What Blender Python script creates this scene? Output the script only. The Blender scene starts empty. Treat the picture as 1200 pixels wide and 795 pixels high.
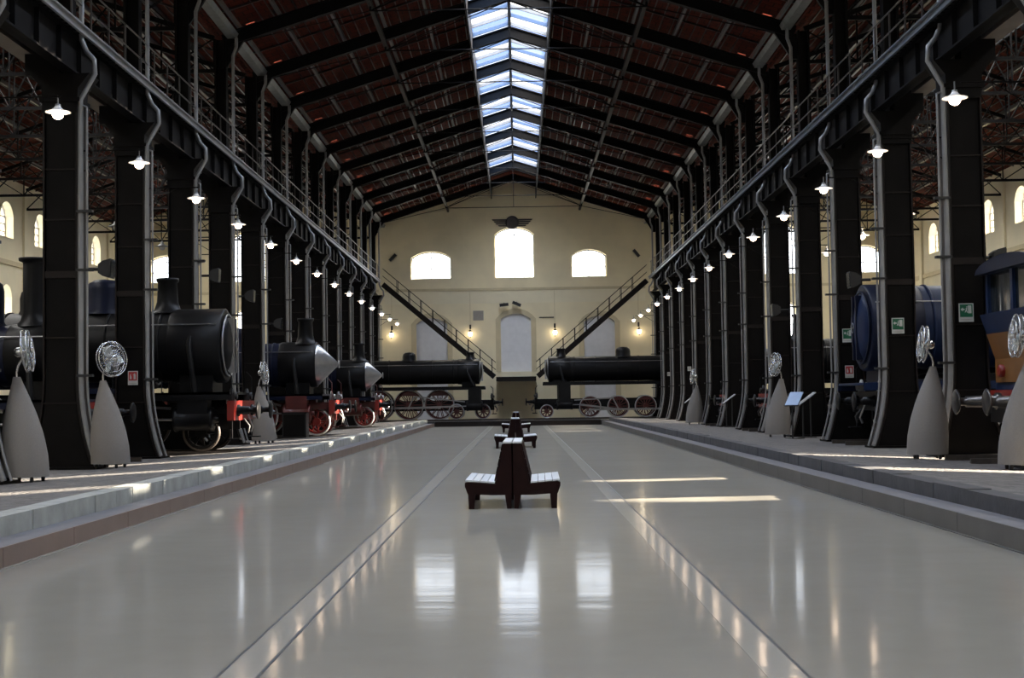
import bpy, math, random
from mathutils import Vector, Matrix
random.seed(7)
S = bpy.context.scene
COL = S.collection
PI = math.pi

# ------------------------------------------------------------------ materials
TONE = 0.70            # overall paint tone of the furnishings
KEEP = ('cream_plaster', 'pale_plaster', 'plaster_band', 'white_door_paint', 'white_enamel', 'terracotta')
def mat(name, color, rough=0.5, metal=0.0, var=0.0, vscale=6.0, bump=0.0, bscale=20.0, spec=0.5, coat=0.0):
    m = bpy.data.materials.new(name); m.use_nodes = True
    nt = m.node_tree; b = nt.nodes['Principled BSDF']
    b.inputs['Roughness'].default_value = rough
    if name not in KEEP: color = tuple(c * TONE for c in color)
    b.inputs['Metallic'].default_value = metal
    b.inputs['Specular IOR Level'].default_value = spec
    b.inputs['Coat Weight'].default_value = coat
    tc = nt.nodes.new('ShaderNodeTexCoord')
    n = nt.nodes.new('ShaderNodeTexNoise'); n.inputs['Scale'].default_value = vscale; n.inputs['Detail'].default_value = 4
    nt.links.new(tc.outputs['Object'], n.inputs['Vector'])
    r = nt.nodes.new('ShaderNodeValToRGB')
    c0 = [max(0, c * (1 - var)) for c in color]; c1 = [min(1, c * (1 + var)) for c in color]
    r.color_ramp.elements[0].position = 0.3; r.color_ramp.elements[1].position = 0.7
    r.color_ramp.elements[0].color = (*c0, 1); r.color_ramp.elements[1].color = (*c1, 1)
    nt.links.new(n.outputs['Fac'], r.inputs['Fac']); nt.links.new(r.outputs['Color'], b.inputs['Base Color'])
    if bump:
        n2 = nt.nodes.new('ShaderNodeTexNoise'); n2.inputs['Scale'].default_value = bscale
        nt.links.new(tc.outputs['Object'], n2.inputs['Vector'])
        bp = nt.nodes.new('ShaderNodeBump'); bp.inputs['Strength'].default_value = bump; bp.inputs['Distance'].default_value = 0.02
        nt.links.new(n2.outputs['Fac'], bp.inputs['Height']); nt.links.new(bp.outputs['Normal'], b.inputs['Normal'])
    return m

def emit(name, color, strength):
    m = bpy.data.materials.new(name); m.use_nodes = True
    nt = m.node_tree; nt.nodes.clear()
    e = nt.nodes.new('ShaderNodeEmission'); e.inputs['Color'].default_value = (*color, 1); e.inputs['Strength'].default_value = strength
    o = nt.nodes.new('ShaderNodeOutputMaterial'); nt.links.new(e.outputs[0], o.inputs[0])
    return m

def glass(name, tint=(1, 1, 1), frost=0.0, gloss=0.06):
    m = bpy.data.materials.new(name); m.use_nodes = True
    nt = m.node_tree; nt.nodes.clear()
    t = nt.nodes.new('ShaderNodeBsdfTransparent'); t.inputs['Color'].default_value = (*tint, 1)
    g = nt.nodes.new('ShaderNodeBsdfGlossy'); g.inputs['Roughness'].default_value = 0.05
    mx = nt.nodes.new('ShaderNodeMixShader'); mx.inputs[0].default_value = gloss
    nt.links.new(t.outputs[0], mx.inputs[1]); nt.links.new(g.outputs[0], mx.inputs[2])
    last = mx
    if frost:
        tr = nt.nodes.new('ShaderNodeBsdfTranslucent'); tr.inputs['Color'].default_value = (0.85, 0.88, 0.92, 1)
        m2 = nt.nodes.new('ShaderNodeMixShader'); m2.inputs[0].default_value = frost
        nt.links.new(mx.outputs[0], m2.inputs[1]); nt.links.new(tr.outputs[0], m2.inputs[2]); last = m2
    o = nt.nodes.new('ShaderNodeOutputMaterial'); nt.links.new(last.outputs[0], o.inputs[0])
    return m

def floor_mat(name='polished_concrete', ca=(0.190, 0.180, 0.159), cb=(0.238, 0.227, 0.201)):
    m = bpy.data.materials.new(name); m.use_nodes = True
    nt = m.node_tree; b = nt.nodes['Principled BSDF']; L = nt.links
    tc = nt.nodes.new('ShaderNodeTexCoord')
    def noise(scale, sc=(1, 1, 1), detail=4):
        mp = nt.nodes.new('ShaderNodeMapping'); mp.inputs['Scale'].default_value = sc
        L.new(tc.outputs['Object'], mp.inputs['Vector'])
        n = nt.nodes.new('ShaderNodeTexNoise'); n.inputs['Scale'].default_value = scale; n.inputs['Detail'].default_value = detail
        L.new(mp.outputs[0], n.inputs['Vector']); return n
    n1 = noise(0.35); n2 = noise(3.0)
    r = nt.nodes.new('ShaderNodeValToRGB')
    r.color_ramp.elements[0].position = 0.2; r.color_ramp.elements[0].color = (*ca, 1)
    r.color_ramp.elements[1].position = 0.8; r.color_ramp.elements[1].color = (*cb, 1)
    mx = nt.nodes.new('ShaderNodeMath'); mx.operation = 'ADD'
    m1 = nt.nodes.new('ShaderNodeMath'); m1.operation = 'MULTIPLY'; m1.inputs[1].default_value = 0.65
    m2 = nt.nodes.new('ShaderNodeMath'); m2.operation = 'MULTIPLY'; m2.inputs[1].default_value = 0.35
    L.new(n1.outputs['Fac'], m1.inputs[0]); L.new(n2.outputs['Fac'], m2.inputs[0]); L.new(m1.outputs[0], mx.inputs[0]); L.new(m2.outputs[0], mx.inputs[1])
    L.new(mx.outputs[0], r.inputs['Fac'])
    L.new(r.outputs['Color'], b.inputs['Base Color'])
    rr = nt.nodes.new('ShaderNodeMapRange'); rr.inputs['From Min'].default_value = 0.3; rr.inputs['From Max'].default_value = 0.7
    rr.inputs['To Min'].default_value = FLOOR_ROUGH[0]; rr.inputs['To Max'].default_value = FLOOR_ROUGH[1]
    n3 = noise(1.2); L.new(n3.outputs['Fac'], rr.inputs['Value']); L.new(rr.outputs[0], b.inputs['Roughness'])
    n4 = noise(1.0, (0.35, 2.2, 1), 3)
    bp = nt.nodes.new('ShaderNodeBump'); bp.inputs['Strength'].default_value = 0.12; bp.inputs['Distance'].default_value = 0.02
    L.new(n4.outputs['Fac'], bp.inputs['Height']); L.new(bp.outputs['Normal'], b.inputs['Normal'])
    # clear sealer: mirror-like layer whose grazing strength is capped
    b.inputs['Specular IOR Level'].default_value = 0.0
    g = nt.nodes.new('ShaderNodeBsdfGlossy'); L.new(rr.outputs[0], g.inputs['Roughness']); L.new(bp.outputs['Normal'], g.inputs['Normal'])
    fr = nt.nodes.new('ShaderNodeFresnel'); fr.inputs['IOR'].default_value = 1.42
    mn = nt.nodes.new('ShaderNodeMath'); mn.operation = 'MINIMUM'; mn.inputs[1].default_value = 0.39
    mix = nt.nodes.new('ShaderNodeMixShader'); L.new(fr.outputs[0], mn.inputs[0]); L.new(mn.outputs[0], mix.inputs[0])
    L.new(b.outputs[0], mix.inputs[1]); L.new(g.outputs[0], mix.inputs[2])
    out = [n_ for n_ in nt.nodes if n_.type == 'OUTPUT_MATERIAL'][0]; L.new(mix.outputs[0], out.inputs['Surface'])
    return m

def cobble_mat(name, c0, c1, scale):
    m = bpy.data.materials.new(name); m.use_nodes = True
    nt = m.node_tree; b = nt.nodes['Principled BSDF']; L = nt.links
    tc = nt.nodes.new('ShaderNodeTexCoord')
    v = nt.nodes.new('ShaderNodeTexVoronoi'); v.inputs['Scale'].default_value = scale; v.inputs['Randomness'].default_value = 0.55
    L.new(tc.outputs['Object'], v.inputs['Vector'])
    d = nt.nodes.new('ShaderNodeTexVoronoi'); d.feature = 'DISTANCE_TO_EDGE'; d.inputs['Scale'].default_value = scale; d.inputs['Randomness'].default_value = 0.55
    L.new(tc.outputs['Object'], d.inputs['Vector'])
    r = nt.nodes.new('ShaderNodeValToRGB'); r.color_ramp.elements[0].color = (*c0, 1); r.color_ramp.elements[1].color = (*c1, 1)
    sep = nt.nodes.new('ShaderNodeSeparateColor'); L.new(v.outputs['Color'], sep.inputs[0]); L.new(sep.outputs[0], r.inputs['Fac'])
    L.new(r.outputs['Color'], b.inputs['Base Color'])
    b.inputs['Roughness'].default_value = 0.75
    bp = nt.nodes.new('ShaderNodeBump'); bp.inputs['Strength'].default_value = 0.6; bp.inputs['Distance'].default_value = 0.03
    mr = nt.nodes.new('ShaderNodeMapRange'); mr.inputs['From Max'].default_value = 0.2; L.new(d.outputs['Distance'], mr.inputs['Value'])
    L.new(mr.outputs[0], bp.inputs['Height']); L.new(bp.outputs['Normal'], b.inputs['Normal'])
    return m

def roof_mat():
    # terracotta tiles seen from below: rows of reddish slabs with darker joints
    m = bpy.data.materials.new('terracotta_underside'); m.use_nodes = True
    nt = m.node_tree; b = nt.nodes['Principled BSDF']; L = nt.links
    tc = nt.nodes.new('ShaderNodeTexCoord')
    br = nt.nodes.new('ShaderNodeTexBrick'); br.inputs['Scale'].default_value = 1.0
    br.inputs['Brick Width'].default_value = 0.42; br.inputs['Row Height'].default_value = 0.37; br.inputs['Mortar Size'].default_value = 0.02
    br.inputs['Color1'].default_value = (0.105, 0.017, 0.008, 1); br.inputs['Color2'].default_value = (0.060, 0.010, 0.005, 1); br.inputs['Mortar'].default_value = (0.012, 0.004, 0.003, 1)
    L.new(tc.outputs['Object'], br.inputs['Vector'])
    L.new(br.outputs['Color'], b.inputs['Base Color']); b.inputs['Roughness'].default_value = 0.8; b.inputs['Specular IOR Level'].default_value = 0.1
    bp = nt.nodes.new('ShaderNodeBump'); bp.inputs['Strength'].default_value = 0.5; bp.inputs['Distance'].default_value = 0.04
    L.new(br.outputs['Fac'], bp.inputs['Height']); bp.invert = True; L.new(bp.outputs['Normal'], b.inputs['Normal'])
    return m

FLOOR_ROUGH = (0.079, 0.10)
M = {}
M['floor'] = floor_mat()
M['strip'] = floor_mat('pale_inlay', (0.245, 0.233, 0.208), (0.285, 0.272, 0.244))
M['seam'] = mat('dark_joint', (0.05, 0.05, 0.05), 0.5, var=0.2)
M['cobble'] = cobble_mat('cobble_paving', (0.062, 0.058, 0.056), (0.115, 0.109, 0.104), 6.0)
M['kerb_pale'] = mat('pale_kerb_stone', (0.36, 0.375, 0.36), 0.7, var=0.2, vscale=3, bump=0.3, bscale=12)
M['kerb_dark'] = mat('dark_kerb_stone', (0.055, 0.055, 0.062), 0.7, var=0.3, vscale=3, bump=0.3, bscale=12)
M['corten'] = mat('brown_step_plate', (0.22, 0.155, 0.13), 0.45, var=0.12, vscale=2)
M['tread_grey'] = mat('slate_tread', (0.17, 0.17, 0.19), 0.5, var=0.15, vscale=3)
M['step_grey'] = mat('grey_step_plate', (0.105, 0.10, 0.094), 0.5, var=0.15, vscale=2)
M['wall'] = mat('cream_plaster', (0.80, 0.715, 0.50), 0.85, var=0.07, vscale=0.7, bump=0.1, bscale=6)
M['wall_pale'] = mat('pale_plaster', (0.80, 0.73, 0.54), 0.85, var=0.05, vscale=0.8)
M['trim'] = mat('plaster_band', (0.60, 0.52, 0.34), 0.8, var=0.06, vscale=2)
M['door'] = mat('white_door_paint', (0.72, 0.73, 0.76), 0.5, var=0.04, vscale=3)
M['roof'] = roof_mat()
M['steel'] = mat('dark_painted_steel', (0.0065, 0.0055, 0.0052), 0.5, var=0.25, vscale=3, bump=0.05, spec=0.08)
M['steel_brown'] = mat('brown_painted_steel', (0.013, 0.0085, 0.007), 0.5, var=0.25, vscale=2, spec=0.2)
M['truss'] = mat('truss_steel', (0.009, 0.0085, 0.009), 0.5, var=0.2, vscale=2, spec=0.06)
M['girder'] = mat('grey_brown_girder', (0.30, 0.25, 0.21), 0.5, var=0.15, vscale=2)
M['rail_grey'] = mat('grey_rail_paint', (0.34, 0.34, 0.34), 0.4, var=0.12, vscale=2)
M['pipe'] = mat('zinc_pipe', (0.30, 0.30, 0.31), 0.32, metal=0.2, var=0.12, vscale=3)
M['gutter'] = mat('zinc_gutter', (0.26, 0.27, 0.265), 0.45, metal=0.2, var=0.2, vscale=3)
M['purlin_or_sun_baffle'] = mat('pale_purlin_steel', (0.30, 0.29, 0.28), 0.35, metal=0.2, var=0.15, vscale=3)
M['batten'] = mat('batten_steel', (0.13, 0.12, 0.115), 0.3, metal=0.8, var=0.2, vscale=3)
M['bars'] = mat('glazing_bar', (0.16, 0.18, 0.22), 0.4, var=0.1)
M['frame'] = mat('window_frame_paint', (0.50, 0.47, 0.42), 0.5, var=0.05)
M['glass'] = glass('window_glass', (0.96, 0.97, 0.97), 0.0)
M['skyglass'] = glass('skylight_glass', (0.88, 0.92, 1.0), 0.07, 0.04)
M['skyglass2'] = glass('skylight_glass_sky_tint', (0.34, 0.54, 0.98), 0.02, 0.04)  # blue tint stands in for sky reflected off the truss sides
M['shade'] = mat('white_enamel', (0.85, 0.83, 0.83), 0.3, var=0.02)
M['bulb'] = emit('lit_bulb', (1.0, 0.74, 0.52), 24)
M['bulb_warm'] = emit('lit_globe', (1.0, 0.82, 0.56), 16)
M['shade_off'] = mat('grey_enamel', (0.42, 0.42, 0.42), 0.35, var=0.05)
M['bulb_off'] = mat('unlit_bulb', (0.65, 0.65, 0.65), 0.2, var=0.02)
M['wood'] = mat('dark_red_wood', (0.014, 0.0042, 0.0038), 0.5, var=0.3, vscale=8, spec=0.08)
M['slat'] = mat('slat_sky_sheen', (0.74, 0.77, 0.80), 0.32, var=0.06, vscale=6)  # skylight reflection painted into seat slats and top rails as a pale colour
M['cone'] = mat('grey_woven_cover', (0.25, 0.23, 0.21), 0.85, var=0.08, vscale=60, bump=0.15, bscale=150)
M['chrome'] = mat('chrome_wire', (0.80, 0.81, 0.83), 0.22, metal=0.9, var=0.03)
M['blade'] = mat('fan_blade', (0.60, 0.66, 0.66), 0.3, metal=0.3, var=0.05)
M['mesh'] = None
M['loco'] = mat('black_engine_paint', (0.008, 0.008, 0.009), 0.42, var=0.3, vscale=2, spec=0.14)
M['loco_navy'] = mat('navy_engine_paint', (0.009, 0.013, 0.034), 0.42, var=0.2, vscale=2, spec=0.14)
M['loco_blue'] = mat('blue_engine_paint', (0.013, 0.026, 0.075), 0.42, var=0.15, vscale=2, spec=0.15)
M['loco_red'] = mat('red_engine_paint', (0.24, 0.014, 0.009), 0.35, var=0.15, vscale=3)
M['loco_dred'] = mat('dark_red_engine_paint', (0.10, 0.014, 0.012), 0.4, var=0.2, vscale=3)
M['loco_orange'] = mat('ochre_engine_paint', (0.22, 0.09, 0.018), 0.4, var=0.1, vscale=3)
M['bare'] = mat('bright_steel', (0.45, 0.45, 0.46), 0.28, metal=0.85, var=0.08)
M['tyre'] = mat('pale_wheel_tyre', (0.60, 0.60, 0.60), 0.35, metal=0.3, var=0.05)
M['brass'] = mat('polished_brass', (0.55, 0.38, 0.15), 0.28, metal=0.9, var=0.05)
M['rail'] = mat('track_steel', (0.09, 0.075, 0.065), 0.45, metal=0.5, var=0.2)
M['black'] = mat('matt_black', (0.015, 0.015, 0.016), 0.5, var=0.1)
M['dglass'] = mat('dark_cab_glass', (0.02, 0.025, 0.03), 0.08, var=0.05)
M['white'] = mat('sign_white', (0.62, 0.62, 0.60), 0.4, var=0.02)
M['green'] = mat('sign_green', (0.01, 0.13, 0.06), 0.4, var=0.03)
M['red'] = mat('sign_red', (0.45, 0.03, 0.03), 0.4, var=0.03)
M['panel_white'] = mat('panel_print', (0.70, 0.71, 0.74), 0.25, var=0.04)
M['panel_blue'] = mat('blue_panel_print', (0.32, 0.46, 0.72), 0.3, var=0.04)
M['emblem'] = mat('dark_bronze', (0.075, 0.066, 0.066), 0.5, var=0.15)
M['yellow'] = mat('ochre_skirting', (0.30, 0.22, 0.07), 0.5, var=0.1)

# ------------------------------------------------------------------ mesh builder
class MB:
    def __init__(s): s.v = []; s.f = []; s.sm = []
    def add(s, vs, fs, smooth=False):
        o = len(s.v); s.v += [tuple(v) for v in vs]
        for f in fs: s.f.append(tuple(i + o for i in f)); s.sm.append(smooth)
        return s
    def box(s, x0, x1, y0, y1, z0, z1):
        vs = [(x0, y0, z0), (x1, y0, z0), (x1, y1, z0), (x0, y1, z0), (x0, y0, z1), (x1, y0, z1), (x1, y1, z1), (x0, y1, z1)]
        return s.add(vs, [(0, 3, 2, 1), (4, 5, 6, 7), (0, 1, 5, 4), (1, 2, 6, 5), (2, 3, 7, 6), (3, 0, 4, 7)])
    def bar(s, p, q, w, h, up=(0, 0, 1)):
        p = Vector(p); q = Vector(q); d = (q - p).normalized(); up = Vector(up)
        if abs(d.dot(up)) > 0.98: up = Vector((1, 0, 0))
        a = d.cross(up).normalized() * (w / 2); b = a.cross(d).normalized() * (h / 2)
        vs = [p - a - b, p + a - b, p + a + b, p - a + b, q - a - b, q + a - b, q + a + b, q - a + b]
        return s.add(vs, [(0, 3, 2, 1), (4, 5, 6, 7), (0, 1, 5, 4), (1, 2, 6, 5), (2, 3, 7, 6), (3, 0, 4, 7)])
    def tube(s, pts, r, n=8, closed=False):
        pts = [Vector(p) for p in pts]; N = len(pts); rings = []
        prev = None
        for i, p in enumerate(pts):
            if closed: d = (pts[(i + 1) % N] - pts[i - 1]).normalized()
            elif i == 0: d = (pts[1] - p).normalized()
            elif i == N - 1: d = (p - pts[i - 1]).normalized()
            else: d = ((pts[i + 1] - p).normalized() + (p - pts[i - 1]).normalized()).normalized()
            if prev is None:
                u = Vector((0, 0, 1)) if abs(d.z) < 0.9 else Vector((1, 0, 0))
                a = d.cross(u).normalized()
            else:
                a = (prev - d * prev.dot(d)).normalized()
            prev = a; b = d.cross(a)
            rr = r[i] if isinstance(r, (list, tuple)) else r
            rings.append([p + (a * math.cos(2 * PI * k / n) + b * math.sin(2 * PI * k / n)) * rr for k in range(n)])
        vs = [v for R in rings for v in R]; fs = []
        for i in range(N if closed else N - 1):
            j = (i + 1) % N
            for k in range(n):
                fs.append((i * n + k, i * n + (k + 1) % n, j * n + (k + 1) % n, j * n + k))
        s.add(vs, fs, True)
        if not closed:
            s.add(rings[0], [tuple(reversed(range(n)))]); s.add(rings[-1], [tuple(range(n))])
        return s
    def lathe(s, prof, n=24, axis='z', o=(0, 0, 0), smooth=True, sx=1.0, sy=1.0):
        # prof: list of (radius, height) along the axis
        ox, oy, oz = o; vs = []; fs = []
        def pt(r, h, a):
            c, d = math.cos(a) * r * sx, math.sin(a) * r * sy
            if axis == 'z': return (ox + c, oy + d, oz + h)
            if axis == 'x': return (ox + h, oy + c, oz + d)
            return (ox + d, oy + h, oz + c)
        for r, h in prof:
            for k in range(n): vs.append(pt(max(r, 1e-4), h, 2 * PI * k / n))
        for i in range(len(prof) - 1):
            for k in range(n):
                fs.append((i * n + k, i * n + (k + 1) % n, (i + 1) * n + (k + 1) % n, (i + 1) * n + k))
        s.add(vs, fs, smooth)
        for i, rev in ((0, True), (len(prof) - 1, False)):
            if prof[i][0] > 2e-3 and prof[0] != prof[-1]:
                ring = [pt(prof[i][0], prof[i][1], 2 * PI * k / n) for k in range(n)]
                s.add(ring, [tuple(reversed(range(n))) if rev else tuple(range(n))])
        return s
    def prism(s, poly, fn, a, b):
        # poly: 2D points; fn(u, v, w) -> 3D; extruded from w=a to w=b
        n = len(poly)
        vs = [fn(u, v, a) for u, v in poly] + [fn(u, v, b) for u, v in poly]
        fs = [tuple(reversed(range(n))), tuple(range(n, 2 * n))]
        for k in range(n): fs.append((k, (k + 1) % n, n + (k + 1) % n, n + k))
        return s.add(vs, fs)
    def build(s, name, m, parent=None, smooth_angle=None):
        me = bpy.data.meshes.new(name); me.from_pydata(s.v, [], s.f)
        me.polygons.foreach_set('use_smooth', s.sm); me.update()
        import bmesh
        bm = bmesh.new(); bm.from_mesh(me); bmesh.ops.recalc_face_normals(bm, faces=bm.faces); bm.to_mesh(me); bm.free()
        me.materials.append(M[m] if isinstance(m, str) else m)
        o = bpy.data.objects.new(name, me); COL.objects.link(o)
        if parent: o.parent = parent
        return o

def XZ(u, v, w): return (u, w, v)     # extrude along y
def YZ(u, v, w): return (w, u, v)     # extrude along x
def XY(u, v, w): return (u, v, w)

def tag(o, label=None, cat=None, group=None, kind=None):
    if label: o['label'] = label
    if cat: o['category'] = cat
    if group: o['group'] = group
    if kind: o['kind'] = kind
    return o
def thing(name, loc, label, cat, group=None, rz=0.0):
    o = bpy.data.objects.new(name, None); COL.objects.link(o); o.location = loc; o.rotation_euler = (0, 0, rz)
    o.empty_display_size = 0.2
    return tag(o, label, cat, group)
def struct(o): o['kind'] = 'structure'; return o
def copy_tree(o, parent=None):
    c = o.copy(); COL.objects.link(c)
    if parent: c.parent = parent
    for ch in list(o.children): copy_tree(ch, c)
    return c

ORD = ['first', 'second', 'third', 'fourth', 'fifth', 'sixth', 'seventh', 'eighth', 'ninth', 'tenth', 'eleventh', 'twelfth', 'thirteenth', 'fourteenth', 'fifteenth', 'sixteenth']
SIDE = {-1: 'left', 1: 'right'}

# ------------------------------------------------------------------ dimensions (metres; y runs down the hall)
Y0, Y1 = -8.0, 92.0
BAY, YC = 5.05, 23.3
XA = {-1: 9.28, 1: 9.45}     # column axis each side
NCOL = 14
EAVE, RIDGE = 13.35, 16.3
XV, XW = 9.4, 26.6          # valley between nave and aisle, outer wall
ZP = 0.29                   # platform level
SL = (RIDGE - EAVE) / XV
def col_y(k): return YC + BAY * k

# ------------------------------------------------------------------ floor, platforms
f = MB(); f.box(-XW - .3, XW + .3, Y0, Y1 + .6, -0.3, 0.0); struct(f.build('floor', 'floor'))
n = 1
for sx in (-1, 1):
    xs_ = -1.52 if sx < 0 else 1.655
    t = MB(); t.box(xs_ - .115, xs_ + .115, Y0, 81.9, -0.02, 0.002)
    st = struct(t.build('trim_%d' % n, 'strip')); n += 1
    for dx in ((-.12, .12) if sx < 0 else (.12,)):
        q = MB(); q.box(xs_ + dx - .011, xs_ + dx + .011, Y0, 81.9, -0.02, 0.003); q.build('joint', 'seam', st)

EDGE = {-1: -4.95, 1: 5.12}
for sx in (-1, 1):
    e = abs(EDGE[sx])
    # low step of metal plates
    zt = 0.215 if sx < 0 else 0.235
    pl = MB()
    ys = [Y0 + i * 2.15 for i in range(int((82.2 - Y0) / 2.15) + 1)] + [82.2]
    for a, b in zip(ys[:-1], ys[1:]):
        x0, x1 = sorted((sx * e, sx * (e + .03)))
        pl.box(x0, x1, a + .008, b - .008, 0.012, zt)
    st = struct(pl.build('step_left' if sx < 0 else 'step_right', 'corten' if sx < 0 else 'step_grey'))
    x0, x1 = sorted((sx * (e + .025), sx * (e + .6)))
    MB().box(x0, x1, Y0, 82.2, 0, zt - .006).build('tread', 'tread_grey', st)
    x0, x1 = sorted((sx * (e - .03), sx * (e + .002)))
    MB().box(x0, x1, Y0, 82.2, 0, 0.012).build('edging', 'step_grey' if sx > 0 else 'strip', st)
    # kerb stones
    kb = MB(); y = Y0
    xk = e + .42
    while y < 82.2:
        l = random.uniform(.75, 1.35); b = min(82.2, y + l); j = random.uniform(-.008, .008)
        x0, x1 = sorted((sx * (xk + j), sx * (xk + .3)))
        kb.box(x0, x1, y + .006, b - .006, 0.1, 0.43 + random.uniform(-.006, .006)); y = b
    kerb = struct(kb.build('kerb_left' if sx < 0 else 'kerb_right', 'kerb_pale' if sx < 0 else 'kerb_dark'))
    # paving: gentle fall from the kerb towards the columns
    pv = MB()
    prof = [(xk + .28, 0.01), (xk + .28, .425), (8.55, ZP), (XW, ZP), (XW, 0.01)]
    pv.prism([(sx * u, v) for u, v in prof], XZ, Y0, 82.2)
    struct(pv.build('platform_left' if sx < 0 else 'platform_right', 'cobble'))
pv = MB(); pv.box(-XW, XW, 82.25, Y1, 0.01, ZP); ep = struct(pv.build('platform_back', 'kerb_dark'))
MB().box(-4.9, 5.05, 82.18, 82.25, 0.0, ZP + .01).build('edging', 'steel_brown', ep)

# ------------------------------------------------------------------ walls with arched openings
def wall(openings, u0, u1, v0, vtop, th, fn, extra=()):
    """openings: (u0,u1,v0,v_spring,rise). vtop(u). fn(u,v,w) maps, w 0 = room side .. th"""
    mb = MB(); cuts = {u0, u1}; cuts.update(extra)
    NA = 10
    for o in openings:
        for i in range(NA + 1): cuts.add(o[0] + (o[1] - o[0]) * i / NA)
    def top(o, u):
        c = (o[0] + o[1]) / 2; h = (o[1] - o[0]) / 2
        if o[4] <= 0: return o[3]
        R = (h * h + o[4] ** 2) / (2 * o[4])
        return o[3] + math.sqrt(max(0, R * R - (u - c) ** 2)) - (R - o[4])
    us = sorted(cuts)
    us = [u for i, u in enumerate(us) if i == 0 or u - us[i - 1] > 1e-6]
    for a, b in zip(us[:-1], us[1:]):
        m = (a + b) / 2
        os_ = sorted([o for o in openings if o[0] < m < o[1]], key=lambda o: o[2])
        lo = (v0, v0)
        segs = []
        for o in os_:
            segs.append((lo, (o[2], o[2]))); lo = (top(o, a), top(o, b))
            mb.add([fn(a, o[2], 0), fn(b, o[2], 0), fn(b, o[2], th), fn(a, o[2], th)], [(0, 1, 2, 3)])
            mb.add([fn(a, lo[0], 0), fn(b, lo[1], 0), fn(b, lo[1], th), fn(a, lo[0], th)], [(3, 2, 1, 0)])
        segs.append((lo, (vtop(a), vtop(b))))
        for (l0, l1), (h0, h1) in segs:
            mb.add([fn(a, l0, 0), fn(b, l1, 0), fn(b, h1, 0), fn(a, h0, 0)], [(0, 1, 2, 3)])
            mb.add([fn(a, l0, th), fn(b, l1, th), fn(b, h1, th), fn(a, h0, th)], [(3, 2, 1, 0)])
    for o in openings:
        for u in (o[0], o[1]):
            mb.add([fn(u, o[2], 0), fn(u, o[3], 0), fn(u, o[3], th), fn(u, o[2], th)], [(0, 1, 2, 3)])
    return mb

def arch_poly(o, inset=0.0, na=10):
    u0, u1, v0, vs, r = o
    c = (u0 + u1) / 2; h = (u1 - u0) / 2
    pts = [(u0 + inset, v0 + inset), (u1 - inset, v0 + inset)]
    if r > 0:
        R = (h * h + r * r) / (2 * r)
        for i in range(na + 1):
            u = u1 - inset - (u1 - u0 - 2 * inset) * i / na
            pts.append((u, vs - inset + math.sqrt(max(0, R * R - (u - c) ** 2)) - (R - r)))
    else: pts += [(u1 - inset, vs - inset), (u0 + inset, vs - inset)]
    return pts

WN = [0]
def window_unit(o, fn, th, nv=2, nh=2, frame='frame', gl='glass'):
    WN[0] += 1
    fr = MB(); w = th * .62
    pts = arch_poly(o); pin = arch_poly(o, .07)
    N = len(pts)
    for ww in (w, w + .08):
        for k in range(N):
            a, b, c, d = pts[k], pts[(k + 1) % N], pin[(k + 1) % N], pin[k]
            fr.add([fn(*a, ww), fn(*b, ww), fn(*c, ww), fn(*d, ww)], [(0, 1, 2, 3)])
    for k in range(N):
        c, d = pin[(k + 1) % N], pin[k]
        fr.add([fn(*d, w), fn(*c, w), fn(*c, w + .08), fn(*d, w + .08)], [(0, 1, 2, 3)])
    u0, u1, v0, vs, r = o
    for i in range(1, nv):
        u = u0 + (u1 - u0) * i / nv
        fr.prism([(u - .025, v0 + .02), (u + .025, v0 + .02), (u + .025, vs + r * .9), (u - .025, vs + r * .9)], fn, w + .01, w + .07)
    for i in range(1, nh + 1):
        v = v0 + (vs - v0) * i / nh
        fr.prism([(u0 + .02, v - .025), (u1 - .02, v - .025), (u1 - .02, v + .025), (u0 + .02, v + .025)], fn, w + .01, w + .07)
    fo = struct(fr.build('window_%d' % WN[0], frame))
    p = MB(); p.add([fn(u, v, w + .04) for u, v in arch_poly(o, .02)], [tuple(range(len(pts)))])
    p.build('pane', gl, fo)
    return fo

def gable(x):
    a = abs(x)
    if a <= XV: return RIDGE - SL * a + .30
    mid = (XV + XW) / 2
    return EAVE + SL * ((mid - XV) - abs(a - mid)) * 1.08 + .30

# back wall
WIN_BACK = []
for cx in (0.0, -18.0, 18.0):
    WIN_BACK += [(cx - 1.33, cx + 1.33, 9.8, 12.75, .5), (cx - 7.0, cx - 4.3, 9.8, 11.25, .42), (cx + 3.85, cx + 6.2, 9.8, 11.25, .42)] if cx == 0 else \
        [(cx - 1.1, cx + 1.1, 9.8, 12.75, .5), (cx - 6.75, cx - 4.55, 9.8, 11.25, .42), (cx + 4.55, cx + 6.75, 9.8, 11.25, .42)]
LOWER_BACK = []
for cx in (-18.0, 18.0):
    LOWER_BACK += [(cx - .95, cx + .95, 5.2, 7.6, .4), (cx - 6.3, cx - 4.7, 5.2, 7.9, .4), (cx + 4.7, cx + 6.3, 5.2, 7.9, .4)]
DOORS_BACK = [(-1.0, 1.05, 3.45, 7.0, .38), (-6.7, -4.6, ZP, 6.75, .4), (4.6, 6.7, ZP, 6.75, .4)]
fnB = lambda u, v, w: (u, Y1 + w, v)
ops = WIN_BACK + LOWER_BACK + DOORS_BACK
struct(wall(ops, -XW - .6, XW + .6, 0.0, gable, .6, fnB, extra=(0, XV, -XV, (XV + XW) / 2, -(XV + XW) / 2, XW, -XW)).build('wall_back', 'wall'))
for o in WIN_BACK + LOWER_BACK: window_unit(o, fnB, .6, 2, 2)
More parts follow.
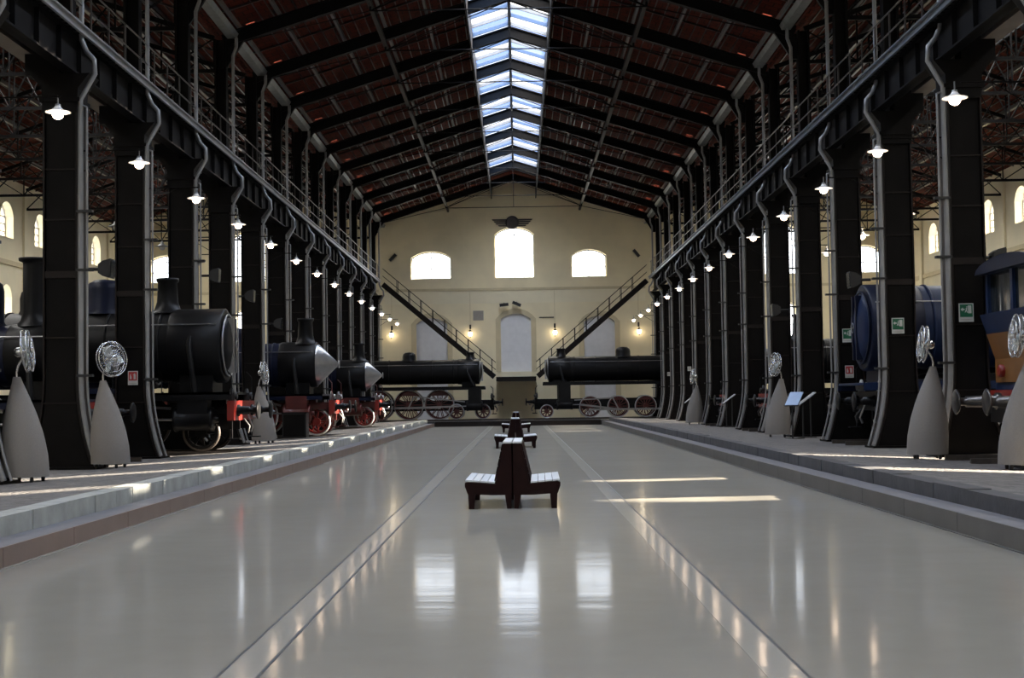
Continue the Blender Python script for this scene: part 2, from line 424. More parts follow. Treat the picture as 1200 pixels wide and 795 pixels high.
for i, o in enumerate(DOORS_BACK):
    d = MB(); d.prism(arch_poly(o), fnB, .12, .2)
    dd = struct(d.build('door_%d' % (i + 1), 'door'))
    for j in (0, 1):
        u0 = o[0] + (o[1] - o[0]) * j / 2
        for v0, v1 in ((o[2] + .15, o[2] + 1.2), (o[2] + 1.35, o[2] + 2.4), (o[2] + 2.55, o[3] - .1)):
            MB().prism([(u0 + .12, v0), (u0 + (o[1] - o[0]) / 2 - .12, v0), (u0 + (o[1] - o[0]) / 2 - .12, v1), (u0 + .12, v1)], fnB, .10, .121).build('door_panel', 'door', dd)
# plaster surrounds and string course on the back wall
tn = 3
for o in DOORS_BACK:
    t = MB(); po = arch_poly((o[0] - .34, o[1] + .34, o[2], o[3], o[4] + .34)); pi = arch_poly(o)
    N = len(pi)
    for k in range(1, N):
        a, b, c, d = po[k], po[(k + 1) % N], pi[(k + 1) % N], pi[k]
        q = [fnB(*p, -.05) for p in (a, b, c, d)] + [fnB(*p, 0.0) for p in (a, b, c, d)]
        t.add(q, [(0, 1, 2, 3), (0, 4, 5, 1), (2, 6, 7, 3)])
    struct(t.build('trim_%d' % tn, 'trim')); tn += 1
for x0, x1 in ((-XW, -9.2), (-8.8, 8.8), (9.2, XW)):
    struct(MB().box(x0, x1, Y1 - .05, Y1, 8.95, 9.13).build('trim_%d' % tn, 'trim')); tn += 1
struct(MB().box(-8.8, 8.8, Y1 - .012, Y1, 8.1, 8.95).build('trim_%d' % tn, 'wall_pale')); tn += 1

# side walls: one bay per arched window, upper and lower rows
bays = [col_y(k) + BAY / 2 for k in range(-6, 14) if Y0 < col_y(k) + BAY / 2 - 2 and col_y(k) + BAY / 2 + 1 < Y1]
for sx in (-1, 1):
    fnS = lambda u, v, w, sx=sx: (sx * (XW + w), u, v)
    ops = []
    for y in bays:
        if y > 24: ops.append((y - .92, y + .92, 10.5, 11.7, .68))
        if y > 70: ops.append((y - .72, y + .72, 4.6, 7.4, .62))
        if 24 < y < 33: ops.append((y - 1.0, y + 1.0, 4.6, 7.3, .75))  # out-of-view pair, widened and left undivided to throw broader sun patches
    struct(wall(ops, Y0, Y1, 0.0, lambda u: EAVE + .36, .7, fnS).build('wall_left' if sx < 0 else 'wall_right', 'wall_pale'))
    for o in ops: window_unit(o, fnS, .7, 2 if o[1] - o[0] < 1.9 else 1, 3 if o[1] - o[0] < 1.9 else 1)
    x0, x1 = sorted((sx * XW, sx * (XW - .09)))
    struct(MB().box(x0, x1, Y0, Y1, 9.05, 9.3).build('trim_%d' % tn, 'trim')); tn += 1
    for k in range(-6, 14):
        y = col_y(k)
        if y < Y0 + .3 or y > Y1 - .3: continue
        x0, x1 = sorted((sx * XW, sx * (XW - .13)))
        struct(MB().box(x0, x1, y - .3, y + .3, ZP, EAVE - .05).build('trim_%d' % tn, 'wall_pale')); tn += 1

# front wall behind the camera, its glazed openings invented and sized for the light
fnF = lambda u, v, w: (u, Y0 - w, v)
FO = [(-7, -4.3, 9.8, 11.6, 0), (-1.5, 1.5, 9.0, 13, 0), (4.3, 7, 9.8, 11.6, 0), (-20, -16, 4, 8, 0), (16, 20, 4, 8, 0)]
struct(wall(FO, -XW - .6, XW + .6, 0.0, gable, .5, fnF, extra=(0, XV, -XV, (XV + XW) / 2, -(XV + XW) / 2, XW, -XW)).build('wall_front', 'wall'))
for o in FO: window_unit(o, fnF, .5, 3, 4)

# ------------------------------------------------------------------ roof
SKY_X, SKY_Y = 1.5, 86.0
mid = (XV + XW) / 2
ceil = MB()
def rz(x): return RIDGE + .28 - SL * abs(x)
def slab(mb, xa, za, xb, zb, y0, y1, t=.06):
    mb.add([(xa, y0, za), (xb, y0, zb), (xb, y1, zb), (xa, y1, za), (xa, y0, za + t), (xb, y0, zb + t), (xb, y1, zb + t), (xa, y1, za + t)],
           [(0, 1, 2, 3), (7, 6, 5, 4), (0, 4, 5, 1), (1, 5, 6, 2), (2, 6, 7, 3), (3, 7, 4, 0)])
AIS = SL * 1.08
def az(x): return EAVE + .28 + AIS * ((mid - XV) - abs(abs(x) - mid))
for sx in (-1, 1):
    slab(ceil, sx * SKY_X, rz(SKY_X), sx * 8.25, rz(8.25), Y0, Y1 + .3)
    for k in range(-6, 14):                                 # tile ends with slits of daylight by the gutter
        y = col_y(k); e_ = [.35, .75, 1.15, 1.55, BAY + .35]
        for a, b in zip(e_[:-1], e_[1:]):
            ya, yb = max(Y0, y + a + .05), min(Y1 + .3, y + b - .05)
            if yb > ya: slab(ceil, sx * 8.25, rz(8.25), sx * 8.55, rz(8.55), ya, yb)
    slab(ceil, sx * 8.55, rz(8.55), sx * 8.63, rz(8.63), Y0, Y1 + .3)
    slab(ceil, sx * 8.62, rz(8.62), sx * 9.55, rz(9.55), Y0, Y1 + .3)
    for d in (-1, 1): slab(ceil, sx * (mid + d * 1.2), az(mid + 1.2), sx * mid, az(mid), Y0 + 95.2, Y1 + .3)
    slab(ceil, sx * (XV - .1), az(XV - .1), sx * (mid - 1.2), az(mid - 1.2), Y0, Y1 + .3)
    slab(ceil, sx * (mid + 1.2), az(mid + 1.2), sx * (XW + .7), az(XW + .7), Y0, Y1 + .3)
    slab(ceil, sx * SKY_X, rz(SKY_X), 0, rz(0), SKY_Y, Y1 + .3)
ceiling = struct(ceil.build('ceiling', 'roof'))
for sx in (-1, 1):
    for x in (2.97, 4.45, 5.93, 7.40, 8.7):
        b = MB(); b.box(sx * x - .045, sx * x + .045, Y0, Y1, rz(x) - .17, rz(x) - .02); b.build('purlin_or_sun_baffle', 'purlin_or_sun_baffle', ceiling)
    b = MB(); b.box(sx * SKY_X - .03, sx * SKY_X + .03, Y0, Y1, rz(SKY_X) - .92, rz(SKY_X) + .1); b.build('purlin_or_sun_baffle', 'truss', ceiling)  # deep plate added under the skylight edge to keep sun off the gutter
    b = MB(); b.box(sx * 4.45 - .07, sx * 4.45 + .07, 20, Y1, rz(4.45) - .86, rz(4.45) - .72); b.build('service_duct', 'steel_brown', ceiling)
    for x in (mid - 1.2, mid + 1.2):
        b = MB(); b.box(sx * x - .03, sx * x + .03, Y0, Y1, az(x) - .85, az(x) + .1); b.build('purlin_or_sun_baffle', 'truss', ceiling)  # deep plates added below the aisle skylights to block sun on the wall top
    for x in (11.2, 12.9, 14.6, 16.3, 19.7, 21.4, 23.1, 24.8):
        b = MB(); b.box(sx * x - .05, sx * x + .05, Y0, Y1, az(x) - .2, az(x) - .02); b.build('purlin_or_sun_baffle', 'purlin_or_sun_baffle', ceiling)
    # tile battens running along the hall between purlins
    b = MB()
    for i in range(60):
        x = SKY_X + .2 + i * .37
        if x > 8.2: break
        b.box(sx * x - .016, sx * x + .016, Y0, Y1, rz(x) - .035, rz(x) + .005)
    for i in range(60):
        x = XV + .5 + i * .42
        if x > XW: break
        if abs(x - mid) < 1.3: continue
        b.box(sx * x - .016, sx * x + .016, Y0, Y1, az(x) - .035, az(x) + .005)
    b.build('batten', 'batten', ceiling)
    # common rafters between the trusses
    b = MB()
    for k in range(-6, 14):
        for j in (1, 2):
            y = col_y(k) + BAY * j / 3
            if y < Y0 or y > Y1: continue
            b.bar((sx * SKY_X, y, rz(SKY_X) - .05), (sx * 9.1, y, rz(9.1) - .05), .045, .07)
            b.bar((sx * (XV + .3), y, az(XV + .3) - .05), (sx * mid, y, az(mid) - .05), .045, .07)
            b.bar((sx * mid, y, az(mid) - .05), (sx * XW, y, az(XW) - .05), .045, .07)
    b.build('rafter', 'batten', ceiling)
    # valley gutter
    g = MB()
    prof = [(8.70, 13.42), (8.78, 13.26), (9.06, 13.26), (9.14, 13.42), (9.10, 13.44), (9.03, 13.30), (8.81, 13.30), (8.74, 13.44)]
    g.prism([(sx * u, v + .08) for u, v in prof], XZ, Y0, Y1)
    g.build('gutter', 'gutter', ceiling)
# skylights
WN[0] += 1
bars = MB()
bars.box(-.06, .06, Y0, SKY_Y, rz(0) - .12, rz(0) + .1)
k = 0; y = YC - 6 * BAY
pan = [MB(), MB()]
NP = 4
while y < SKY_Y - .1:
    for j in range(NP):
        ya, yb = y + BAY * j / NP, y + BAY * (j + 1) / NP
        for sx in (-1, 1):
            bars.bar((0, ya, rz(0) - .03), (sx * SKY_X, ya, rz(SKY_X) - .03), .06, .20)
            if yb <= SKY_Y + .1 and ya >= Y0 - .1:
                p = pan[(j + (sx > 0)) % 2]
                p.add([(0, ya + .03, rz(0)), (sx * SKY_X, ya + .03, rz(SKY_X)), (sx * SKY_X, yb - .03, rz(SKY_X)), (0, yb - .03, rz(0))], [(0, 1, 2, 3)])
    y += BAY
sk = struct(bars.build('window_%d' % WN[0], 'bars'))
pan[0].build('pane', 'skyglass', sk); pan[1].build('pane', 'skyglass2', sk)
for sx in (-1, 1):
    WN[0] += 1
    bars = MB(); p = MB(); xm = sx * mid
    bars.box(xm - .06, xm + .06, Y0, Y0 + 95.2, az(mid) - .1, az(mid) + .1)
    for k in range(56):
        y = Y0 + k * 1.7
        for d in (-1, 1):
            bars.bar((xm, y, az(mid) - .03), (xm + d * 1.2, y, az(mid + 1.2) - .03), .05, .12)
            p.add([(xm, y + .03, az(mid)), (xm + d * 1.2, y + .03, az(mid + 1.2)), (xm + d * 1.2, y + 1.67, az(mid + 1.2)), (xm, y + 1.67, az(mid))], [(0, 1, 2, 3)])
    sk = struct(bars.build('window_%d' % WN[0], 'bars')); p.build('pane', 'skyglass', sk)

# roof trusses
def make_truss():
    t = thing('roof_truss', (0, 0, 0), '', 'roof truss')
    for sx in (-1, 1):
        r = MB()
        a, b = (0, 0, rz(0) - .42), (sx * 9.2, 0, rz(9.2) - .42)
        r.bar(a, b, .05, .42); 
        r.bar((0, 0, rz(0) - .22), (sx * 9.2, 0, rz(9.2) - .22), .24, .04); r.bar((0, 0, rz(0) - .62), (sx * 9.2, 0, rz(9.2) - .62), .24, .04)
        r.build('rafter', 'truss', t)
        k = MB(); k.prism([(sx * 9.25, rz(9.2) - .5), (sx * 8.5, rz(8.5) - .6), (sx * 9.08, rz(9.2) - 1.3), (sx * 9.25, rz(9.2) - 1.3)], XZ, -.06, .06); k.build('knee_plate', 'truss', t)
        s = MB()
        s.bar((sx * 4.45, 0, rz(4.45) - 1.0), (0, 0, rz(0) - .65), .03, .03)
        s.bar((sx * 4.45, 0, rz(4.45) - 1.0), (sx * 1.6, 0, rz(1.6) - .65), .03, .03)
        s.bar((sx * 4.45, 0, rz(4.45) - 1.0), (sx * 2.97, 0, rz(2.97) - .65), .03, .03)
        s.bar((sx * 4.45, 0, rz(4.45) - 1.0), (sx * 4.45, 0, rz(4.45) - .6), .07, .07)
        s.bar((sx * 4.45, 0, rz(4.45) - 1.0), (sx * 8.9, 0, rz(8.9) - .6), .03, .03)
        s.build('strut', 'truss', t)
    MB().tube([(-4.45, 0, rz(4.45) - 1.0), (4.45, 0, rz(4.45) - 1.0)], .022, 6).build('tie_rod', 'truss', t)
    MB().tube([(0, 0, rz(0) - .6), (0, 0, rz(4.45) - 1.0)], .018, 6).build('king_rod', 'truss', t)
    return t
truss0 = make_truss(); first = True
for k in range(3, 14):
    o = truss0 if first else copy_tree(truss0); first = False
    o.location = (0, col_y(k), 0)
    tag(o, 'dark steel gable truss under the tiled nave roof, %s from the camera' % ORD[k - 3], 'roof truss', 'trusses of the central nave roof')
def make_aisle_truss():
    t = thing('lattice_truss', (0, 0, 0), '', 'roof truss')
    h = XW - mid - .1
    top = MB(); 
    for d in (-1, 1): top.bar((0, 0, az(mid) - .3), (d * h, 0, az(XW - .1) - .3), .1, .16)
    top.build('top_chord', 'truss', t)
    bot = MB(); bot.bar((-h, 0, 12.3), (h, 0, 12.3), .1, .12); bot.build('bottom_chord', 'truss', t)
    w = MB(); N = 10
    for i in range(N):
        xa, xb = -h + 2 * h * i / N, -h + 2 * h * (i + 1) / N
        w.bar((xa, 0, 12.3), (xb, 0, az(mid + abs(xb)) - .3), .05, .05)
        w.bar((xb, 0, 12.3), (xb, 0, az(mid + abs(xb)) - .3), .05, .05)
        w.bar((xb, 0, 12.3), (xa, 0, az(mid + abs(xa)) - .3), .04, .04)
    w.build('lattice', 'truss', t)
    return t
at0 = make_aisle_truss(); first = True
for sx in (-1, 1):
    for k in range(2, 14):
        o = at0 if first else copy_tree(at0); first = False
        o.location = (sx * mid, col_y(k), 0)
        tag(o, 'dark lattice truss over the %s aisle, %s from the camera' % (SIDE[sx], ORD[k - 2]), 'roof truss', 'lattice trusses of the %s aisle' % SIDE[sx])

# ------------------------------------------------------------------ columns
ZG = 8.50                   # underside of the crane girder
ZB = 9.4                    # walkway level
def make_column(sx):
    """origin at the paving under the column axis; sx = side of the hall, nave face towards -sx"""
    t = thing('steel_column', (0, 0, 0), '', 'column')
    n = -sx
    fl = lambda z: .34 * max(0, (1.9 - z) / 1.9) ** 2.0      # flare at the foot
    zs = [0, .25, .5, .8, 1.15, 1.5, 1.9, 3.5, 5.2, 7.75]
    s = MB()
    def ring(z, hx, hy, add=0):
        return [(-hx - add, -hy, z), (hx + add, -hy, z), (hx + add, hy, z), (-hx - add, hy, z)]
    vs = [p for z in zs for p in ring(z, .30, .26, fl(z))]
    fs = [(i * 4 + k, i * 4 + (k + 1) % 4, (i + 1) * 4 + (k + 1) % 4, (i + 1) * 4 + k) for i in range(len(zs) - 1) for k in range(4)]
    s.add(vs, fs + [(0, 3, 2, 1)]); s.build('shaft', 'steel', t)
    for d in (-1, 1):
        g = MB()
        for za, zb in zip(zs[:-1], zs[1:]):
            for (hy) in (0,):
                pass
            g.bar((d * (.34 + fl(za)), 0, za), (d * (.34 + fl(zb)), 0, zb), .62, .035, up=(1, 0, 0))
        g.build('flange', 'steel_brown', t)
    for z in (1.35, 2.7, 3.95, 5.15, 6.2):
        b = MB(); a = fl(z); b.box(-.325 - a, .325 + a, -.285, .285, z, z + (.03 if z != 3.95 else .14)); b.build('band', 'steel_brown', t)
    b = MB(); b.box(-.78, .78, -.42, .42, 0, .05); b.build('base_plate', 'steel', t)
    c = MB()
    zt_ = ZG - ZP
    c.prism([(-.36, 7.4), (.36, 7.4), (.38, 7.9), (.62, zt_), (-.62, zt_), (-.38, 7.9)], XZ, -.33, .33)
    c.box(-.42, .42, -.36, .36, 7.62, 7.70)
    c.build('capital', 'steel', t)
    for z in (6.9, 7.6):
        pass
    # upper post from the walkway to the gutter
    u = MB(); zt = 13.3 - ZP
    for d in (-1, 1): u.box(d * .16 - .03, d * .16 + .03, -.15, .15, ZB - ZP - .05, zt)
    u.box(-.14, .14, -.02, .02, ZB - ZP - .05, zt)
    u.build('upper_post', 'steel', t)
    # rain pipe: gutter - post - round the walkway - shaft - foot
    px = n * .43; py = -.30
    pts = [(n * .56, py, zt + .0), (n * .56, py, zt - .3), (n * .45, py, zt - .6), (n * .45, py, ZB - ZP - .2), (n * .56, py, ZB - ZP - .45), (n * .71, py, ZB - ZP - .62), (n * .73, py, ZB - ZP - .92), (px, py, ZB - ZP - 1.45)]
    zz = [7.0, 5, 3, 1.9, 1.5, 1.15, .8, .5, .25, .06]
    pts += [(px + n * fl(z), py, z) for z in zz]
    MB().tube(pts, .053, 8).build('rain_pipe', 'pipe', t)
    px2 = n * .56
    pts = [(n * .43, -.30, 7.55), (px2, -.30, 7.50)] + [(px2 + n * fl(z), -.30, z) for z in [7.35] + zz[1:]]
    MB().tube(pts, .024, 6).build('conduit', 'pipe', t)
    cl = MB()
    for z in (1.9, 4.08, 5.3):
        cl.box(min(n * .36, n * .68), max(n * .36, n * .68), -.38, -.24, z, z + .05)
    cl.build('clamp', 'black', t)
    # lamp arms into the nave and into the aisle
    a = MB(); z = 6.64
    a.tube([(n * .34, 0, z), (n * 1.62, 0, z)], .018, 6); a.tube([(n * .36, 0, z - .45), (n * 1.1, 0, z)], .012, 6); a.build('lamp_arm', 'steel', t)
    a = MB(); a.tube([(-n * .34, 0, z), (-n * 1.82, 0, z)], .018, 6); a.tube([(-n * .36, 0, z - .45), (-n * 1.1, 0, z)], .012, 6); a.build('lamp_arm', 'steel', t)
    return t
for sx in (-1, 1):
    c0 = make_column(sx)
    for k in range(NCOL):
        o = c0 if k == 0 else copy_tree(c0)
        o.location = (sx * XA[sx], col_y(k), ZP)
        where = 'beside the camera at the picture edge' if k == 0 else ORD[k - 1] + ' whole one from the camera'
        tag(o, 'dark steel column with pale rain pipe, %s row, %s' % (SIDE[sx], where), 'column', 'columns of the %s row' % SIDE[sx])

# ------------------------------------------------------------------ crane girders with walkway
def make_walkway(sx):
    n = -sx; X = sx * 9.4
    t = thing('crane_walkway', (0, 0, 0), 'long %s walkway of dark girders, deck and railing resting on the column tops' % SIDE[sx], 'walkway')
    y0, y1 = 17.0, 88.5
    g = MB()
    for x, zg in ((9.05, ZG), (9.75, 9.12)):
        a = sx * x
        g.box(a - .02, a + .02, y0, y1, zg, ZB - .08); g.box(a - .13, a + .13, y0, y1, zg, zg + .04); g.box(a - .13, a + .13, y0, y1, ZB - .14, ZB - .08)
        for i in range(int((y1 - y0) / 1.26)):
            g.box(a - .12, a + .12, y0 + i * 1.26, y0 + i * 1.26 + .02, zg, ZB - .08)
    for k in range(-1, 13):                       # stools that carry the outer girder and beam on each column
        g.box(sx * 9.75 - .3, sx * 9.75 + .42, col_y(k) - .2, col_y(k) + .2, ZG + .001, 8.95) if y0 < col_y(k) < y1 else None
        g.box(sx * 9.75 - .12, sx * 9.75 + .12, col_y(k) - .2, col_y(k) + .2, 8.95, 9.14) if y0 < col_y(k) < y1 else None
    g.build('girder', 'truss', t)
    o = MB(); a = sx * 10.12
    o.box(a - .03, a + .03, y0, y1, 8.99, 9.62); o.box(a - .2, a + .2, y0, y1, 8.95, 8.99); o.box(a - .2, a + .2, y0, y1, 9.62, 9.66)
    for i in range(int((y1 - y0) / 1.01)): o.box(a - .22, a + .22, y0 + i * 1.01, y0 + i * 1.01 + .05, 9.5, 9.64)
    o.build('crane_beam', 'girder', t)
    d = MB()
    for i in range(int((y1 - y0) / .25)):
        y = y0 + i * .25
        d.box(sx * 9.4 - .62, sx * 9.4 + .62, y, y + .16, ZB - .08, ZB - .05)
    d.build('deck', 'steel', t)
    e = MB(); xe = sx * 8.75
    x0, x1 = sorted((xe - n * .03, xe + n * .03))
    e.box(x0, x1, y0, y1, ZB - .13, ZB + .03); x0, x1 = sorted((xe, xe + n * .1)); e.box(x0, x1, y0, y1, ZB - .015, ZB + .02)
    e.build('edge_rail', 'rail_grey' if sx < 0 else 'bars', t)
    r = MB(); xr = sx * 8.82
    for z in (.52, 1.0): r.tube([(xr, y0, ZB + z), (xr, y1, ZB + z)], .02, 6)
    r.build('handrail', 'batten', t)
    p0 = None; y = y0 + .3
    while y < y1:
        if p0 is None:
            q = MB(); q.box(-.018, .018, -.018, .018, 0, 1.0); p0 = q.build('railing_post', 'batten', t); p = p0
        else:
            p = p0.copy(); COL.objects.link(p)
        p.location = (xr, y, ZB); y += 1.26
    return t
for sx in (-1, 1): make_walkway(sx)

# ------------------------------------------------------------------ lamps
def make_lamp(lit=True):
    t = thing('pendant_lamp', (0, 0, 0), '', 'lamp')        # origin at the lamp arm
    s = MB(); pts = [(0, 0, .02)]
    s.tube([(0, 0, .02), (0, 0, -.12)], .012, 6); s.lathe([(.012, -.12), (.045, -.13), (.05, -.19)], 12); s.build('stem', 'pipe', t)
    sh = MB(); sh.lathe([(.045, -.16), (.07, -.20), (.12, -.235), (.215, -.262), (.22, -.275), (.212, -.272), (.115, -.245), (.06, -.21)], 24)
    sh.build('lamp_shade', 'shade' if lit else 'shade_off', t)
    b = MB(); b.lathe([(.04, -.225), (.06, -.255), (.092, -.29), (.096, -.325), (.075, -.365), (.035, -.39), (.001, -.397)], 16)
    b.build('bulb', 'bulb' if lit else 'bulb_off', t)
    return t
lit0 = make_lamp(True); off0 = make_lamp(False); ul = uo = False
for sx in (-1, 1):
    for k in range(NCOL):
        o = copy_tree(lit0) if ul else lit0; ul = True
        o.location = (sx * 7.72, col_y(k), 6.64 + ZP)
        tag(o, 'lit white saucer lamp on the nave side of the %s columns, %s from the camera' % (SIDE[sx], ORD[k]), 'lamp', 'lit nave lamps of the %s row' % SIDE[sx])
    for k in range(2, 9):
        if sx > 0: o = copy_tree(lit0)
        elif not uo: o = off0; uo = True
        else: o = copy_tree(off0)
        o.location = (sx * 11.2, col_y(k), 6.64 + ZP)
        tag(o, '%s saucer lamp on the aisle side of the %s columns, %s from the camera' % ('lit' if sx > 0 else 'unlit grey', SIDE[sx], ORD[k - 2]), 'lamp', 'aisle lamps of the %s row' % SIDE[sx])
# globe lanterns on the end wall
gl0 = None
for x, w in ((-8.35, 'beside the last left column'), (-3.05, 'above the foot of the left staircase'), (2.65, 'above the foot of the right staircase'), (8.3, 'beside the last right column')):
    if gl0 is None:
        t = thing('globe_lantern', (0, 0, 0), '', 'lamp')
        a = MB(); a.tube([(0, .35, .5), (0, .1, .55), (0, 0, .5), (0, 0, .24)], .02, 6); a.box(-.06, .06, .33, .37, .35, .65); a.build('bracket', 'black', t)
        c = MB(); c.lathe([(.03, .26), (.08, .22), (.11, .15), (.10, .13)], 14); c.build('cap', 'black', t); c = MB(); c.lathe([(.05, -.13), (.03, -.2), (.01, -.26)], 10); c.build('finial', 'black', t)
        g = MB(); g.lathe([(.05, -.14), (.10, -.10), (.135, -.02), (.13, .06), (.10, .13), (.05, .15)], 16); g.build('globe', 'bulb_warm', t)
        gl0 = t; o = t
    else: o = copy_tree(gl0)
    o.location = (x, Y1 - .37, 6.02)
    tag(o, 'lit globe lantern on the end wall ' + w, 'lamp', 'globe lanterns on the end wall')
    c = MB(); c.tube([(x, Y1 - .015, 6.6), (x, Y1 - .015, 8.9)], .015, 6); tag(c.build('conduit', 'trim'), 'thin vertical cable conduit above the globe lantern ' + w, 'conduit', 'cable conduits on the end wall')

# ------------------------------------------------------------------ stairs at the far end
for sx in (-1, 1):
    ys = (88.6, 89.5)
    t = thing('staircase', (0, 0, 0), 'dark steel staircase descending from the %s walkway to the central landing' % SIDE[sx], 'staircase')
    xb, zb, xt, zt = sx * 1.42, 3.12, sx * 8.6, ZB - .15
    nst = 34
    tr = MB()
    for i in range(nst):
        u = (i + .5) / nst; x = xb + (xt - xb) * u; z = zb + (zt - zb) * u
        tr.box(x - .13, x + .13, ys[0], ys[1], z - .02, z + .02)
    tr.build('treads', 'steel_brown', t)
    for y in ys:
        s = MB(); s.bar((xb, y, zb - .05), (xt, y, zt - .05), .04, .34, up=(0, 0, 1)); s.build('stringer', 'steel_brown', t)
        h = MB()
        for dz in (.5, .98): h.tube([(xb - sx * .1, y, zb + dz - .08), (xt, y, zt + dz)], .022, 6)
        h.build('handrail', 'steel_brown', t)
        for i in range(10):
            u = (i + .2) / 9.4; x = xb + (xt - xb) * u; z = zb + (zt - zb) * u
            if i == 9: continue
            MB().box(x - .02, x + .02, y - .02, y + .02, z, z + .98).build('baluster', 'steel_brown', t)
t = thing('landing', (0, 0, 0), 'dark steel landing joining both staircases below the central door', 'landing')
MB().box(-1.3, 1.3, 88.55, Y1, 2.95, 3.05).build('deck', 'steel_brown', t)
for y in (88.58, 89.5): MB().box(-1.3, 1.3, y - .04, y + .04, 2.78, 3.06).build('edge_beam', 'steel_brown', t)
MB().box(-1.0, 1.05, Y1 - .5, Y1 - .02, 3.05, 3.42).build('door_step', 'wall_pale', t)

# emblem: winged wheel
t = thing('wall_emblem', (-.12, Y1, 13.55), 'dark winged wheel emblem above the central arched window', 'emblem')
b = MB(); b.lathe([(.44, -.10), (.46, -.07), (.46, 0)], 28, 'y'); b.build('disc', 'emblem', t)
for d in (-1, 1):
    w = MB()
    for i, (l, z) in enumerate(((1.32, .18), (1.2, .05), (1.08, -.09), (.9, -.22))):
        w.prism([(d * .35, z - .045), (d * l, z - .03), (d * (l + .06), z + .05), (d * .35, z + .05)], XZ, -.07, -.005)
    w.build('wing', 'emblem', t)
w = MB()
for i in range(6):
    a = i * PI / 3; w.bar((0, -.11, 0), (.34 * math.cos(a), -.11, .34 * math.sin(a)), .05, .02, up=(0, 1, 0))
w.lathe([(.38, -.13), (.42, -.12), (.38, -.10), (.34, -.12), (.38, -.13)], 24, 'y'); w.build('wheel_rim', 'emblem', t)
# small fittings on the end wall
def spot(x, z, a, label):
    t = thing('wall_spotlight', (x, Y1, z), label, 'spotlight')
    MB().bar((0, -.02, .12), (0, -.45, .12), .05, .05).build('bracket', 'black', t)
    h = MB(); h.bar((-.3 * math.cos(a), -.45, .0 - .3 * math.sin(a)), (.3 * math.cos(a), -.45, .0 + .3 * math.sin(a)), .2, .12, up=(0, 1, 0)); h.build('head', 'black', t)
spot(-8.2, 11.25, .8, 'small tilted black spotlight high on the end wall near the left eaves')
spot(8.2, 11.3, -.9, 'small tilted black spotlight high on the end wall near the right eaves')
spot(-.75, 7.95, .1, 'black spotlight above the central door, the left one of two')
spot(.1, 8.0, -.4, 'black spotlight above the central door, the right one of two')
g = MB(); g.box(-2.85, -2.15, Y1 - .03, Y1, 6.95, 7.6)
for i in range(6): g.box(-2.8, -2.2, Y1 - .045, Y1 - .03, 7.0 + i * .1, 7.05 + i * .1)
tag(g.build('vent_grille', 'frame'), 'square pale vent grille on the end wall left of the central door', 'vent')
tag(MB().box(1.6, 2.6, Y1 - .03, Y1, 7.05, 7.12).build('cable_tray', 'black'), 'short dark horizontal cable tray right of the central door', 'cable tray')

# ------------------------------------------------------------------ benches
def make_bench():
    t = thing('bench', (0, 0, 0), '', 'bench'); L = 1.9
    for y in (0.0, L - .07):
        for d in (-1, 1):
            e = MB()
            poly = [(.012, .20), (.012, .955), (.125, .955), (.25, .36), (.66, .395), (.70, .385), (.70, .33), (.66, .22), (.30, .20)]
            e.prism([(d * u, v) for u, v in poly], XZ, y, y + .07); e.build('end_panel', 'wood', t)
            l = MB(); l.prism([(d * .66, .34), (d * .54, .34), (d * .565, .0), (d * .645, .0)], XZ, y, y + .07); l.build('leg', 'wood', t)
            l = MB(); l.prism([(d * .02, .21), (d * .115, .21), (d * .085, .0), (d * .02, .0)], XZ, y, y + .07); l.build('leg', 'wood', t)
    for d in (-1, 1):
        a = MB(); a.box(min(d * .60, d * .64), max(d * .60, d * .64), .06, L - .06, .24, .36); a.build('apron', 'wood', t)
        s = MB()
        for i in range(4):
            u0 = .265 + i * .108; z0 = .372 + i * .0095
            vs = [(d * u0, 0.005, z0), (d * (u0 + .1), .005, z0 + .008), (d * (u0 + .1), L - .005, z0 + .008), (d * u0, L - .005, z0)]
            s.add(vs + [(x, y, z + .022) for x, y, z in vs], [(0, 1, 2, 3), (4, 5, 6, 7), (0, 1, 5, 4), (1, 2, 6, 5), (2, 3, 7, 6), (3, 0, 4, 7)])
        s.build('seat', 'slat', t)
        b = MB()
        for i in range(5):
            f0, f1 = i / 5 + .01, (i + 1) / 5 - .01
            xa, za = .252 - .125 * f0, .40 + .55 * f0; xb, zb = .252 - .125 * f1, .40 + .55 * f1
            vs = [(d * xa, .005, za), (d * xb, .005, zb), (d * xb, L - .005, zb), (d * xa, L - .005, za)]
            b.add(vs + [(x + d * .018, y, z + .004) for x, y, z in vs], [(0, 1, 2, 3), (4, 5, 6, 7), (0, 1, 5, 4), (1, 2, 6, 5), (2, 3, 7, 6), (3, 0, 4, 7)])
        b.build('backrest', 'wood', t)
    c = MB()
    for d in (-1, 1): c.box(min(d * .005, d * .135), max(d * .005, d * .135), .0, L, .955, .98)
    c.build('top_rail', 'slat', t)
    return t
bench = make_bench()
bench.location = (.04, 20.05, 0); bench.rotation_euler = (0, 0, -.015)
tag(bench, 'dark red double-sided wooden bench nearest the camera on the polished floor', 'bench', 'back to back benches down the nave')
for loc, r, lb in (((.03, 44.6, 0), .012, 'dark red double-sided bench in the middle, half hidden behind the nearest bench'), ((.0, 65.5, 0), 0.0, 'dark red double-sided bench farthest away, before the end platform')):
    o = copy_tree(bench); o.location = loc; o.rotation_euler = (0, 0, r); o['label'] = lb

